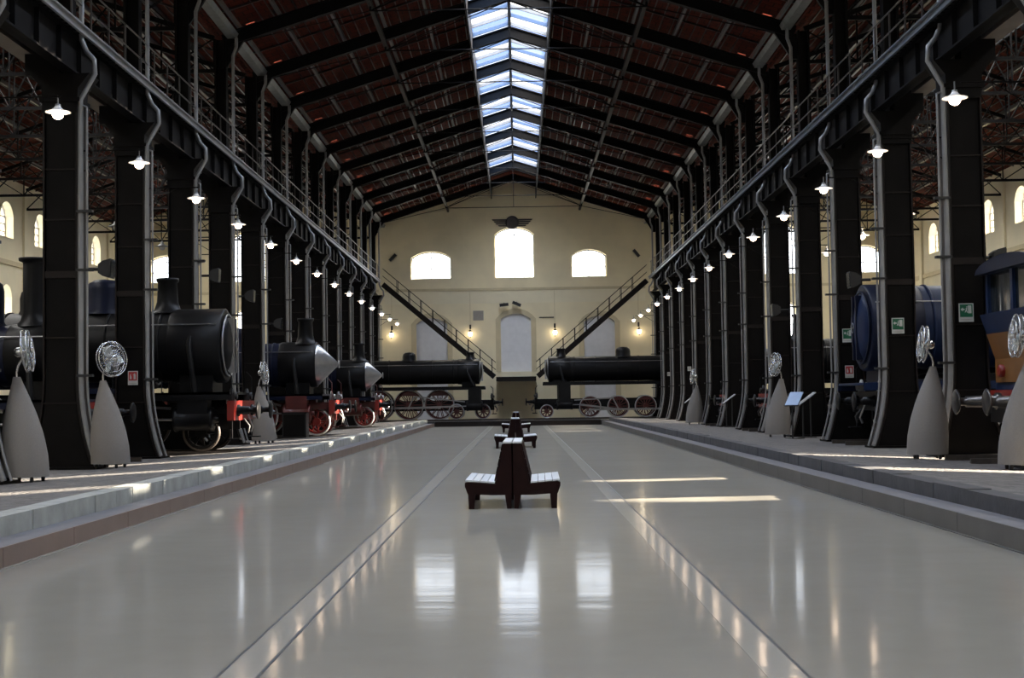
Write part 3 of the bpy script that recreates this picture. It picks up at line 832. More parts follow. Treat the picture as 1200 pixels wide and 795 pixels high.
# ------------------------------------------------------------------ fans on woven cones
def make_fan(name_mirror):
    """cone bends towards +x at the top; head turns on the neck"""
    t = thing('pedestal_fan', (0, 0, 0), '', 'fan')
    c = MB(); N = 20; vs = []; H = 1.80
    zs = [0.09 + (H - .09) * i / 14 for i in range(15)]
    for z in zs:
        u = z / H
        tab = [(0, .395), (.25, .39), (.44, .35), (.63, .275), (.81, .175), (.93, .10), (1.0, .062)]
        for (ua, ra), (ub, rb_) in zip(tab[:-1], tab[1:]):
            if ua <= u <= ub + 1e-6: r = ra + (rb_ - ra) * (u - ua) / (ub - ua)
        ox = .16 * u ** 1.3
        for k in range(N):
            a = 2 * PI * k / N; vs.append((ox + r * math.cos(a), r * .9 * math.sin(a), z))
    fs = [(i * N + k, i * N + (k + 1) % N, (i + 1) * N + (k + 1) % N, (i + 1) * N + k) for i in range(len(zs) - 1) for k in range(N)]
    c.add(vs, fs, True); c.add(vs[:N], [tuple(range(N))]); c.add(vs[-N:], [tuple(range(N))]); c.build('cone_cover', 'cone', t)
    for a in (.6, 2.2, 3.8, 5.4):
        f = MB(); x, y = .3 * math.cos(a), .27 * math.sin(a); f.lathe([(.03, 0), (.035, .05), (.02, .1)], 10, 'z', (x, y, 0)); f.build('foot', 'black', t)
    n = MB(); n.tube([(.16, 0, 1.78), (.165, 0, 1.88), (.14, 0, 1.99), (.06, 0, 2.12), (.0, 0, 2.22)], .022, 8); n.build('neck', 'chrome', t)
    h = bpy.data.objects.new('fan_head', None); COL.objects.link(h); h.parent = t
    # the cage faces local -y
    cage = MB(); R = .36
    for r, y in ((R, -.04), (R, .04), (R * .75, -.075), (R * .45, -.09), (R * .75, .07), (.12, -.095)):
        cage.tube([(r * math.cos(2 * PI * k / 28), y, r * math.sin(2 * PI * k / 28)) for k in range(28)], .007 if r < R else .012, 5, True)
    for k in range(36):
        a = 2 * PI * k / 36
        for s in (-1, 1):
            pr = [(.06, s * .095), (R * .5, s * .088), (R * .78, s * .072), (R, s * .04)]
            cage.tube([(r * math.cos(a), y, r * math.sin(a)) for r, y in pr], .0035, 4)
    cage.build('cage', 'chrome', h)
    b = MB(); b.lathe([(.001, -.108), (.05, -.105), (.075, -.098), (.075, -.085)], 18, 'y'); b.build('badge', 'chrome', h)
    b = MB(); b.lathe([(.07, .0), (.085, .06), (.085, .17), (.05, .21), (.001, .22)], 18, 'y'); b.build('motor', 'chrome', h)
    bl = MB()
    for i in range(3):
        a0 = i * 2 * PI / 3; vs = []
        for j in range(5):
            rr = .06 + (.29 - .06) * j / 4; wv = .30 + .55 * math.sin(PI * (j / 4) ** .8) * .8
            for s, yy in ((-1, -.045), (1, .045)):
                a = a0 + s * wv * .7; vs.append((rr * math.cos(a), yy * .8, rr * math.sin(a)))
        m = len(vs)
        vs += [(x, y + .006, z) for x, y, z in vs]
        fs = []
        for j in range(4):
            q = (2 * j, 2 * j + 1, 2 * j + 3, 2 * j + 2); fs += [q, tuple(m + i_ for i_ in reversed(q))]
        for j in range(4):
            fs += [(2 * j, 2 * j + 2, m + 2 * j + 2, m + 2 * j), (2 * j + 1, 2 * j + 3, m + 2 * j + 3, m + 2 * j + 1)]
        bl.add(vs, fs)
    bl.build('blades', 'blade', h)
    return t
fan0 = make_fan(None)
FANS = [  # x, y, z, stand turn, heading of the head, tilt, label
    (-8.32, 23.45, 0.31, PI, 1.76, -.12, 'grey cone-stand fan at the left picture edge, its disc seen edge-on'),
    (-8.25, 28.1, 0.31, PI, .98, -.10, 'grey cone-stand fan with round chrome disc beside the nearest left column'),
    (-7.95, 43.4, .32, PI, 1.5, -.1, 'cone-stand fan farther down the left platform beside the red buffer beam'),
    (8.55, 22.95, .30, 0, -1.68, -.1, 'grey cone-stand fan cut by the right picture edge'),
    (8.1, 26.75, .32, 0, -1.70, -.12, 'beige cone-stand fan before the nearest right column, rim lit by the sun'),
    (8.1, 42.2, .31, 0, -1.33, -.1, 'dark cone-stand fan with pale disc midway down the right platform beside the lectern'),
    (8.3, 63.8, .31, 0, -1.55, -.1, 'small far cone-stand fan near the end of the right platform'),
]
for i, (x, y, z, r, hr, tl, lb) in enumerate(FANS):
    o = fan0 if i == 0 else copy_tree(fan0)
    o.location = (x, y, z); o.rotation_euler = (0, 0, r)
    for ch in o.children:
        if ch.name.startswith('fan_head'):
            ch.location = (-.02, 0, 2.24); ch.rotation_euler = (tl, 0, hr - r)
    tag(o, lb, 'fan', 'fans on cone stands along the platforms')

# ------------------------------------------------------------------ locomotives
def loco(name, loc, rz_, label, cat, p):
    """x forward, buffer faces at x=0, z=0 at rail top"""
    t = thing(name, loc, label, cat, p.get('group'), rz_)
    body = p.get('body', 'loco'); under = p.get('under', 'loco'); wheelm = p.get('wheel', 'loco')
    zc, rb = p['zc'], p['rb']; sb = p['sb']; cab0 = p['cab']; L = p['L']; zrb = p.get('zrb', 1.45)
    W = p.get('W', 1.35)
    b = MB(); b.lathe([(rb * .97, cab0), (rb * .97, sb - 1.3)], 32, 'x', (0, 0, zc)); 
    k = sb - 1.6
    while k > cab0 + .3:
        b.lathe([(rb * .97, k - .03), (rb * 1.0, k - .03), (rb * 1.0, k + .03), (rb * .97, k + .03)], 32, 'x', (0, 0, zc)); k -= 1.35
    b.build('boiler', body, t)
    s = MB(); s.lathe([(rb, sb - 1.35), (rb * 1.02, sb - 1.3), (rb * 1.02, sb - .03), (rb * .97, sb)], 32, 'x', (0, 0, zc))
    s.box(sb - 1.1, sb - .25, -rb * .6, rb * .6, zrb - .2, zc - rb * .6); s.build('smokebox', p.get('sbm', 'loco'), t)
    d = MB()
    if p.get('cone'):
        d.lathe([(rb * .93, sb), (rb * .90, sb + .05), (rb * .45, sb + .42), (rb * .10, sb + .72), (.001, sb + .76)], 32, 'x', (0, 0, zc)); d.build('smokebox_door', p.get('doorm', 'bare'), t)
    else:
        d.lathe([(rb * .80, sb), (rb * .79, sb + .04), (rb * .6, sb + .13), (rb * .3, sb + .19), (.001, sb + .21)], 32, 'x', (0, 0, zc)); d.build('smokebox_door', p.get('doorp', 'loco'), t)
        r_ = MB(); r_.tube([(sb + .045, rb * .84 * math.cos(2 * PI * i / 32), zc + rb * .84 * math.sin(2 * PI * i / 32)) for i in range(32)], .03, 6, True); r_.build('door_ring', p.get('ring', 'bare'), t)
        for y in (-.18, .18):
            MB().box(sb + .05, sb + .22, y - .4 * (y > 0) * 0 - .03, y + .03, zc - rb * .75, zc + rb * .75).build('door_strap', p.get('ring', 'bare'), t)
    hw = MB(); hw.tube([(sb + (.78 if p.get('cone') else .26), .13 * math.cos(i * PI / 8), zc + .13 * math.sin(i * PI / 8)) for i in range(16)], .015, 5, True)
    hw.bar((sb + .1, 0, zc), (sb + (.80 if p.get('cone') else .3), 0, zc), .03, .03); hw.build('hand_wheel', 'bare', t)
    ch = p['chim']; cr = ch['r']; zt = ch['top']; z0 = zc + rb * .9
    c = MB()
    if ch.get('style') == 'tall':
        c.lathe([(cr * 1.7, z0), (cr * 1.25, z0 + .12), (cr, z0 + .3), (cr * .98, zt - .16), (cr * 1.0, zt - .1), (cr * 1.35, zt - .06), (cr * 1.38, zt), (cr * .85, zt), (cr * .85, z0 + .2)], 28, 'z', (ch['x'], 0, 0))
    else:
        c.lathe([(cr * 1.9, z0), (cr * 1.3, z0 + .1), (cr * 1.05, z0 + .3), (cr * .95, zt - .12), (cr * 1.12, zt - .08), (cr * 1.12, zt), (cr * .8, zt), (cr * .8, z0 + .2)], 28, 'z', (ch['x'], 0, 0))
    c.build('chimney', ch.get('mat', 'loco'), t)
    for dm in p.get('domes', []):
        m = MB(); r0 = dm['r']; h = dm['top']; m.lathe([(r0 * 1.15, z0), (r0, z0 + .12), (r0, h - .28), (r0 * .9, h - .12), (r0 * .6, h - .03), (.001, h)], 24, 'z', (dm['x'], 0, 0)); m.build('dome', dm.get('mat', body), t)
    # cab
    cw = W + .05; cl = p.get('cabl', 2.4); x1 = cab0 + .25; x0 = x1 - cl; zr = p.get('cabtop', 3.9)
    cb = MB()
    for y in (-cw, cw):
        a, c2 = sorted((y, y * .965))
        cb.box(x0, x1, a, c2, zrb, zrb + 1.05); cb.box(x0, x0 + .2, a, c2, zrb + 1.05, zr - .15); cb.box(x1 - .25, x1, a, c2, zrb + 1.05, zr - .15)
        cb.box((x0 + x1) / 2 - .08, (x0 + x1) / 2 + .08, a, c2, zrb + 1.05, zr - .15); cb.box(x0, x1, a, c2, zr - .4, zr - .12)
    cb.box(x1 - .06, x1, -cw, cw, zrb, zc + .2); cb.box(x1 - .06, x1, -cw, cw, zr - .3, zr); cb.box(x1 - .06, x1, -cw, -cw + .2, zc, zr); cb.box(x1 - .06, x1, cw - .2, cw, zc, zr); cb.box(x1 - .06, x1, -.3, .3, zc, zr)
    cab = cb.build('cab', body, t)
    rf = MB(); poly = [(cw * 1.08 * math.cos(a), zr - .2 + .32 * math.sin(a)) for a in [PI * i / 10 for i in range(11)]]
    rf.prism(poly, YZ, x0 - .2, x1 + .12); rf.build('roof', 'loco', cab)
    # running board and frames
    r = MB(); r.box(x0, sb + .35, -W, W, zrb - .06, zrb)
    for y in (-W, W): r.box(x0, sb + .35, min(y, y * .98), max(y, y * .98), zrb - .2, zrb)
    r.build('running_board', body, t)
    fm = MB()
    for y in (-.58, .58): fm.box(-L, -.55, y - .03, y + .03, .55, min(1.2, zrb - .1))
    fm.box(-1.6, -.55, -.9, .9, .95, 1.12); fm.build('frame', under, t)
    bb = MB(); bb.box(-.72, -.55, -1.35, 1.35, .78, 1.28); bb.build('buffer_beam', p.get('beam', 'loco_red'), t)
    for y in (-.88, .88):
        bf = MB(); bf.lathe([(.15, -.55), (.15, -.5), (.11, -.48), (.10, -.25), (.07, -.24), (.07, -.06), (.22, -.05), (.24, -.025), (.2, 0), (.001, .012)], 20, 'x', (0, y, 1.03)); bf.build('buffer', p.get('buf', 'loco'), t)
    ck = MB(); ck.tube([(-.55, 0, 1.02), (-.3, 0, 1.02), (-.2, 0, .94), (-.24, 0, .84), (-.34, 0, .86)], .035, 6); ck.build('coupling_hook', 'bare', t)
    MB().tube([(-.52, .1, .98), (-.36, .1, .6), (-.42, .1, .45)], .03, 6).build('coupling_link', 'bare', t); MB().tube([(-.5, -.35, .8), (-.36, -.35, .62), (-.4, -.35, .45)], .035, 6).build('brake_hose', 'black', t)
    for y in (-.95, .95):
        lp = MB(); lp.box(-.75, -.60, y - .09, y + .09, 1.28, 1.48); lp.lathe([(.09, 0), (.10, .05), (.07, .07), (.07, .06)], 14, 'x', (-.60, y, 1.40)); lp.lathe([(.07, 0), (.04, .1), (.03, .12)], 8, 'z', (-.68, y, 1.48)); lp.build('headlamp', p.get('lampm', 'black'), t)
    for y in (-1.28, 1.28):
        g = MB(); g.box(-.62, -.60, y - .04, y + .04, .3, .8); g.box(-.7, -.4, y - .15, y + .15, .3, .33); g.build('step', under, t); MB().tube([(-.62, y, 1.25), (-.62, y, 1.9), (-.75, y * .96, 2.05)], .016, 5).build('grab_rail', under, t)
    # cylinders and motion
    cx = p.get('cyl', sb - .6)
    wz = p['wheels']
    drv = [w for w in wz if w[2]]
    for sy in (-1, 1):
        c = MB(); y = sy * 1.12
        c.lathe([(.26, -.5), (.31, -.48), (.31, -.42), (.28, -.4), (.28, .4), (.31, .42), (.31, .48), (.26, .5), (.1, .51), (.08, .62)], 20, 'x', (cx, y, .82)); c.box(cx - .38, cx + .38, y - .24, y + .24, .9, zrb - .06); c.build('cylinder', under, t)
        rd = MB()
        if drv:
            xs = sorted(w[0] for w in drv); zz = drv[0][1] / 2 - .18
            rd.bar((xs[0] - .1, sy * .93, zz), (xs[-1] + .1, sy * .93, zz), .05, .12)
            rd.bar((xs[len(xs) // 2], sy * 1.0, zz), (cx - .95, sy * 1.08, .82), .05, .11); rd.tube([(cx - .5, sy * 1.12, .82), (cx - 1.2, sy * 1.12, .82)], .035, 6)
            for x in xs: rd.lathe([(.09, -.06), (.09, .06)], 12, 'y', (x, sy * .94, zz))
            rd.bar((xs[len(xs) // 2], sy * 1.02, zz), (xs[len(xs) // 2] + .35, sy * 1.04, zz + .7), .04, .08)
            rd.bar((xs[len(xs) // 2] + .35, sy * 1.04, zz + .7), (cx - .6, sy * 1.08, 1.1), .04, .07)
        rd.build('connecting_rod', 'bare', t)
        hr = MB(); zh = zc + rb * .55; yh = sy * (rb * .84 + .06)
        hr.tube([(cab0 + .2, yh, zh), (sb - .1, yh, zh)], .018, 6); hr.build('handrail', 'bare', t)
        sp = MB(); sp.tube([(sb - .75, sy * rb * .7, zc + rb * .5), (sb - .75, sy * (rb + .1), zc), (cx, sy * 1.05, zrb - .1)], .07, 8); sp.build('steam_pipe', 'loco', t)
    for (x, dia, dv) in wz:
        r = dia / 2
        ax = MB(); ax.tube([(x, -.7, r), (x, .7, r)], .07, 8); ax.build('axle', 'loco', t)
        for sy in (-1, 1):
            w = MB(); y0, y1 = sorted((sy * .70, sy * .80))
            rin = r - .13
            w.lathe([(rin, y0), (r - .055, y0), (r - .055, y1), (rin, y1), (rin, y0)], 36, 'y', (x, 0, r))
            w.lathe([(.14, y0 - .02), (.14, y1 + .02)], 16, 'y', (x, 0, r))
            ns = 14 if dv else 9
            for i in range(ns):
                a = 2 * PI * i / ns
                w.bar((x + .1 * math.cos(a), sy * .75, r + .1 * math.sin(a)), (x + (rin + .02) * math.cos(a), sy * .75, r + (rin + .02) * math.sin(a)), .05, .045, up=(0, 1, 0))
            if dv:
                w.prism([(x + (rin) * math.cos(a), r + (rin) * math.sin(a)) for a in [PI * (.25 + .5 * i / 6) for i in range(7)]], XZ, y0 + .01, y1 - .01)
            wo = w.build('driving_wheel' if dv else 'leading_wheel', wheelm, t)
            ty = MB(); ty.lathe([(r - .055, y0 - .01), (r, y0 - .01), (r, y1 + .012), (r - .055, y1 + .012), (r - .055, y0 - .01)], 40, 'y', (x, 0, r)); ty.build('tyre', p.get('tyre', 'tyre'), wo)
    if p.get('deflector'):
        for sy in (-1, 1):
            MB().box(sb - 1.0, sb + .25, min(sy * 1.22, sy * 1.26), max(sy * 1.22, sy * 1.26), zrb + .1, zc + .35).build('side_plate', 'bare', t)
    if p.get('feed'):
        q = MB(); x, zf = p['feed']; q.lathe([(.33, -.8), (.36, -.75), (.36, .75), (.33, .8), (.001, .83)], 20, 'x', (x, -1.0, zf)); q.build('water_heater', 'loco', t)
    return t

def rails(name, x0, x1, y, label, along='x'):
    t = thing(name, (0, 0, 0), label, 'track', 'exhibition tracks')
    for d in (-.75, .75):
        MB().box(x0, x1, y + d - .035, y + d + .035, ZP - .01, ZP + .10).build('rail', 'rail', t)
    return t
ZR = ZP + .10
# engines at the end of the hall
YE = 85.75
loco('steam_locomotive', (-.85, YE, ZR), 0, 'black steam locomotive before the end wall facing right, with large pale-rimmed wheels', 'locomotive', dict(
    zc=2.98, rb=.78, sb=-1.45, cab=-11.5, L=14, zrb=2.05, W=1.3, beam='steel', wheel='loco_dred', wheels=[(-1.25, .98, False), (-2.9, .98, False), (-3.95, 1.87, True), (-5.85, 1.87, True), (-7.75, 1.87, True)],
    chim=dict(x=-2.0, r=.23, top=4.2, mat='loco'), domes=[dict(x=-5.85, r=.42, top=4.25)], cyl=-1.75, group='two locomotives facing each other before the end wall', cone=False))
rails('railway_track', -16, 0.1, YE, 'short track carrying the locomotive that faces right before the end wall')
loco('steam_locomotive', (.58, YE, ZR), PI, 'black steam locomotive before the end wall facing left, with smaller wheels on red frames', 'locomotive', dict(
    zc=3.05, rb=.80, sb=-1.45, cab=-11.8, L=14, zrb=2.25, W=1.3, beam='steel', wheel='loco_dred', wheels=[(-1.3, .86, False), (-4.0, 1.36, True), (-5.75, 1.36, True), (-7.45, 1.36, True), (-9.1, 1.36, True)],
    chim=dict(x=-2.25, r=.25, top=4.35), domes=[dict(x=-6.15, r=.46, top=4.4)], cyl=-2.4, group='two locomotives facing each other before the end wall', cone=False))
rails('railway_track', .0, 16, YE, 'short track carrying the locomotive that faces left before the end wall')
# left row, noses towards the nave
LR = [
 dict(y=30.7, fx=-8.75, p=dict(zc=2.35, rb=.72, sb=-1.1, cab=-7.2, L=10, zrb=1.35, body='loco_navy', wheels=[(-1.6, 1.0, False), (-3.6, 1.6, True), (-5.4, 1.6, True)], chim=dict(x=-2.0, r=.25, top=4.55, style='tall', mat='loco'), domes=[dict(x=-3.1, r=.4, top=4.1, mat='loco_navy')], lampm='white'),
      lb='navy steam locomotive with tall lipped chimney behind the nearest left column'),
 dict(y=35.6, fx=-6.45, p=dict(zc=2.72, rb=.95, sb=-1.0, cab=-8.6, L=12, zrb=1.5, W=1.4, body='loco', wheels=[(-1.5, .95, False), (-3.4, 1.5, True), (-5.2, 1.5, True), (-7.0, 1.5, True)], chim=dict(x=-2.55, r=.26, top=4.5), domes=[dict(x=-4.2, r=.45, top=4.5, mat='loco_navy'), dict(x=-6.0, r=.4, top=4.3)], tyre='rail', under='loco'),
      lb='black steam locomotive with flat round smokebox and red buffer beam behind the second left column'),
 dict(y=50.4, fx=-5.95, p=dict(zc=2.6, rb=.82, sb=-1.3, cab=-8.4, L=11, zrb=1.5, cone=True, body='loco_navy', wheel='loco_red', under='loco_dred', wheels=[(-1.25, 1.0, False), (-3.4, 1.5, True), (-5.3, 1.5, True)], chim=dict(x=-1.75, r=.27, top=4.3), domes=[dict(x=-4.3, r=.4, top=4.0)], lampm='bare'),
      lb='navy steam locomotive with bright pointed nose, nearer of the two pointed ones'),
 dict(y=65.6, fx=-5.9, p=dict(zc=2.45, rb=.75, sb=-1.25, cab=-8.2, L=11, zrb=1.45, cone=True, body='loco_navy', wheel='loco_red', under='loco_dred', wheels=[(-1.3, .98, False), (-3.3, 1.4, True), (-5.0, 1.4, True)], chim=dict(x=-1.6, r=.25, top=4.0), domes=[dict(x=-4.1, r=.38, top=3.8)], lampm='bare'),
      lb='navy steam locomotive with bright pointed nose near the end of the left platform'),
 dict(y=43.2, fx=-10.2, p=dict(zc=2.5, rb=.78, sb=-1.1, cab=-7.4, L=10, zrb=1.45, body='loco_navy', wheels=[(-1.5, .95, False), (-3.4, 1.5, True), (-5.2, 1.5, True)], chim=dict(x=-2.0, r=.26, top=4.2), domes=[dict(x=-3.6, r=.4, top=4.0)]),
      lb='navy steam locomotive set back in the left aisle behind the flat-fronted one'),
]
for d in LR:
    d['p']['group'] = 'locomotives parked along the left side'
    loco('steam_locomotive', (d['fx'], d['y'], ZR), 0, d['lb'], 'locomotive', d['p'])
    rails('railway_track', -24, d['fx'] + .2, d['y'], 'track under the ' + ' '.join(d['lb'].replace('steam ', '').split()[:12]))
RR = [
 dict(y=35.95, fx=8.72, p=dict(zc=2.95, rb=1.12, sb=-.5, beam='loco', sbm='loco_navy', ring='loco_navy', doorp='loco_blue', cab=-9.2, L=12, zrb=1.5, W=1.4, body='loco_blue', wheels=[(-1.5, .95, False), (-3.4, 1.5, True), (-5.2, 1.5, True), (-7.0, 1.5, True)], chim=dict(x=-6.5, r=.25, top=4.2), domes=[dict(x=-5.0, r=.4, top=4.15)], lampm='white'),
      lb='blue steam locomotive with large smooth boiler behind the second right column'),
 dict(y=41.0, fx=9.75, p=dict(zc=2.6, rb=.85, sb=-1.1, cab=-8.2, L=11, zrb=1.5, body='loco', wheels=[(-1.5, .95, False), (-3.4, 1.5, True), (-5.2, 1.5, True)], chim=dict(x=-1.9, r=.26, top=4.3), domes=[dict(x=-4.0, r=.4, top=4.1)]),
      lb='black steam locomotive in the gap between the third and fourth right columns'),
 dict(y=50.6, fx=8.7, p=dict(zc=2.5, rb=.8, sb=-1.1, cab=-7.9, L=11, zrb=1.45, body='loco', wheels=[(-1.5, .95, False), (-3.4, 1.4, True), (-5.2, 1.4, True)], chim=dict(x=-1.9, r=.26, top=4.2), domes=[dict(x=-4.0, r=.4, top=4.0)]),
      lb='black steam locomotive beyond the slanted lectern on the right platform'),
 dict(y=60.7, fx=8.7, p=dict(zc=2.5, rb=.8, sb=-1.1, cab=-7.9, L=11, zrb=1.45, body='loco_navy', wheels=[(-1.5, .95, False), (-3.4, 1.4, True), (-5.2, 1.4, True)], chim=dict(x=-1.9, r=.26, top=4.2), domes=[dict(x=-4.0, r=.4, top=4.0)]),
      lb='navy steam locomotive in the shade near the far fan of the right platform'),
]
for d in RR:
    d['p']['group'] = 'locomotives parked along the right side'
    loco('steam_locomotive', (d['fx'], d['y'], ZR), PI, d['lb'], 'locomotive', d['p'])
    rails('railway_track', d['fx'] - .2, 24, d['y'], 'track under the ' + ' '.join(d['lb'].replace('steam ', '').split()[:12]))

# railcar at the right edge: dark cab above a blue and ochre body, red buffer beam
t = thing('electric_locomotive', (8.66, 25.85, ZR), 'blue and ochre electric locomotive with dark cab at the right picture edge', 'locomotive', None, PI)
b = MB(); prof = [(-1.0, .95), (-1.0, 1.9), (-.82, 2.45), (-.72, 2.75), (-9, 2.75), (-9, .95)]
b.prism(prof, XZ, -1.42, 1.42); b.build('body', 'loco_blue', t)
b = MB(); b.prism([(-1.02, 1.40), (-.96, 1.40), (-.96, 1.86), (-.80, 2.36), (-.86, 2.36), (-1.02, 1.9)], XZ, -1.30, 1.30); b.build('front_panel', 'loco_orange', t)
b = MB()
for y in (-1.36, 1.36):
    b.box(-.98, -.85, y - .06, y + .06, 2.75, 3.6); b.box(-3.6, -3.4, y - .06, y + .06, 2.75, 3.6); b.box(-2.3, -2.2, y - .05, y + .05, 2.75, 3.6)
b.box(-.98, -.85, -.06, .06, 2.75, 3.6); b.box(-3.6, -3.4, -1.3, 1.3, 2.75, 3.6); b.box(-3.6, -.85, -1.42, 1.42, 2.70, 2.78)
cabo = b.build('cab', 'loco_blue', t)
rf = MB(); rf.prism([(1.55 * math.cos(a), 3.55 + .28 * math.sin(a)) for a in [PI * i / 10 for i in range(11)]], YZ, -3.9, -.68); rf.build('roof', 'loco_navy', cabo)
for y0, y1 in ((-1.3, -.06), (.06, 1.3)): MB().box(-.93, -.91, y0, y1, 2.76, 3.58).build('windscreen', 'dglass', cabo)
for y in (-1.36, 1.36): MB().box(-3.4, -.98, y - .01, y + .01, 2.76, 3.58).build('side_window', 'dglass', cabo)
MB().box(-1.04, -.88, -1.4, 1.4, .72, 1.25).build('buffer_beam', 'loco_red', t)
for y in (-.88, .88):
    bf = MB(); bf.lathe([(.17, -.88), (.17, -.8), (.12, -.78), (.11, -.22), (.08, -.2), (.08, -.06), (.22, -.05), (.25, -.025), (.21, 0), (.001, .012)], 20, 'x', (0, y, 1.03)); bf.build('buffer', 'batten', t)
    lp = MB(); lp.lathe([(.12, -1.0), (.13, -.9), (.10, -.87), (.001, -.89)], 16, 'x', (0, y, 1.62)); lp.build('headlamp', 'loco_red', t)
MB().box(-9, -.8, -1.2, 1.2, .62, .96).build('frame', 'loco', t)
for x in (-1.9, -4.1, -6.5, -8.4):
    for sy in (-1, 1):
        w = MB(); w.lathe([(.14, sy * .69), (.50, sy * .69), (.50, sy * .80), (.40, sy * .80), (.38, sy * .76), (.14, sy * .77), (.10, sy * .84), (.001, sy * .84)], 28, 'y', (x, 0, .5)); w.build('wheel', 'loco', t)
rails('railway_track', 8.4, 24, 25.85, 'track under the blue and ochre electric locomotive')

# ------------------------------------------------------------------ signs
def sign(x, y, z, kind, label):
    t = thing('exit_sign' if kind == 'exit' else ('fire_sign' if kind == 'fire' else 'notice_plate'), (x, y, z), label, 'sign', {'exit': 'green exit signs', 'fire': 'red fire equipment signs'}.get(kind, 'white notice plates'))
    w, h = (.15, .19) if kind == 'exit' else ((.12, .17) if kind == 'fire' else (.1, .12))
    MB().box(-w, w, -.012, 0, -h, h).build('plate', 'white', t)
    if kind == 'exit':
        MB().box(-w + .02, w - .02, -.016, -.011, -h + .1, h - .02).build('green_field', 'green', t)
        s = MB(); zc = .06
        s.prism([(.035, zc - .075), (.105, zc - .075), (.105, zc + .085), (.035, zc + .085)], XZ, -.020, -.015)      # doorway
        s.prism([(-.115, zc + .005), (-.07, zc + .045), (-.07, zc + .02), (-.035, zc + .02), (-.035, zc - .01), (-.07, zc - .01), (-.07, zc - .035)], XZ, -.020, -.015)  # arrow
        s.lathe([(.013, -.02), (.013, -.015)], 12, 'y', (.012, 0, zc + .055))
        s.prism([(-.01, zc + .035), (.022, zc + .035), (.012, zc - .01), (.03, zc - .06), (.016, zc - .062), (0, zc - .025), (-.02, zc - .06), (-.032, zc - .055), (-.008, zc)], XZ, -.020, -.015)
        s.build('pictogram', 'white', t)
        MB().box(-w + .03, w - .03, -.016, -.011, -h + .035, -h + .055).build('caption', 'frame', t)
    elif kind == 'fire':
        MB().box(-w + .018, w - .018, -.016, -.011, -h + .11, h - .02).build('red_field', 'red', t)
        s = MB(); zc = .045
        s.prism([(.02, zc - .075), (.07, zc - .075), (.07, zc + .03), (.055, zc + .05), (.035, zc + .05), (.02, zc + .03)], XZ, -.020, -.015); s.box(.035, .055, -.02, -.015, zc + .05, zc + .07); s.prism([(.03, zc + .06), (.0, zc + .03), (.006, zc + .024), (.035, zc + .052)], XZ, -.02, -.015)
        s.prism([(-.075, zc - .07), (-.03, zc - .07), (-.03, zc - .02), (-.05, zc + .02), (-.04, zc + .06), (-.07, zc + .03)], XZ, -.020, -.015)
        s.build('pictogram', 'white', t)
        MB().box(-w + .02, w - .02, -.016, -.011, -h + .03, -h + .05).build('caption', 'frame', t)
    else:
        MB().box(-w + .03, w - .03, -.016, -.011, -h + .04, h - .04).build('print', 'frame', t)
fy = .287
for k, w in ((1, 'nearest'), (2, 'second'), (3, 'third')):
    sign(9.36, col_y(k) - fy - .03, 3.24, 'exit', 'green exit sign with running figure and door on the %s right column' % w)
sign(9.38, col_y(3) - fy - .03, 2.23, 'fire', 'red and white fire extinguisher sign below the exit sign on the third right column')
sign(-9.2, col_y(2) - fy - .03, 2.25, 'fire', 'red and white fire extinguisher sign on the second left column')
sign(9.35, col_y(10) - fy - .03, 3.1, 'notice', 'small white notice plate on the tenth right column')
sign(9.35, col_y(12) - fy - .03, 3.0, 'notice', 'small white notice plate on the last but one right column')

# ------------------------------------------------------------------ floodlights clamped to the columns
def flood(x, y, z, d, label):
    t = thing('floodlight', (x, y, z), label, 'floodlight', 'black floodlights clamped to columns')
    MB().tube([(-d * .28, 0, 0), (d * .02, 0, 0)], .035, 8).build('arm', 'black', t)
    h = MB(); h.prism([(0, -.09), (d * .1, -.16), (d * .24, -.2), (d * .26, .2), (d * .1, .16), (0, .09)], XZ, -.17, .17); h.build('housing', 'black', t)
    MB().bar((d * .255, 0, -.17), (d * .272, 0, .17), .28, .012, up=(1, 0, 0)).build('lens', 'dglass', t)
for (k, sx, d, z, lb) in ((1, -1, 1, 4.42, 'black floodlight on the nave side of the nearest left column'), (1, 1, 1, 4.40, 'black floodlight on the aisle side of the nearest right column'),
        (2, 1, -1, 4.38, 'black floodlight on the nave side of the second right column'), (3, -1, 1, 5.2, 'black floodlight on the nave side of the third left column'),
        (4, -1, 1, 5.0, 'black floodlight on the nave side of the fourth left column'), (4, 1, -1, 4.3, 'black floodlight on the nave side of the fourth right column'), (5, -1, 1, 4.4, 'black floodlight on the nave side of the fifth left column')):
    inner = (d == -sx)
    x = sx * 9.4 + d * (.92 if inner else .62)
    flood(x, col_y(k) - (.2 if inner else 0), z, d, lb)

# ------------------------------------------------------------------ lecterns and boxes
def lectern(x, y, z, rz_, pm, label, w=.55, post=2):
    t = thing('lectern', (x, y, z), label, 'lectern', 'slanted information lecterns', rz_)
    p = MB(); p.bar((-w / 2, -.02, 1.0), (w / 2 * .9, -.02, 1.38), .42, .03, up=(0, 0, 1)); p.build('panel', pm, t)
    p = MB(); p.bar((-w / 2, .0, .975), (w / 2 * .9, .0, 1.355), .46, .02, up=(0, 0, 1)); p.build('tray', 'black', t)
    for xx in (-.12, .12)[:post]:
        MB().box(xx - .02, xx + .02, -.02, .02, .02, 1.17 + xx * .7 - .03).build('post', 'black', t)
    MB().box(-.25, .25, -.2, .2, 0, .025).build('base', 'black', t)
lectern(9.0, 42.1, ZP, 0.0, 'panel_white', 'lectern with white slanted panel beside the fourth right column')
lectern(8.35, 42.0 - 1.2, .30, .9, 'panel_blue', 'lectern with small blue panel between the dark fan and the white lectern', .4, 1)
lectern(9.0, 57.6, ZP, 0.0, 'panel_white', 'lectern with pale slanted panel farther down the right platform', .55)
lectern(8.7, 68.5, ZP, 0.0, 'panel_white', 'small lectern farthest along the right platform', .5)
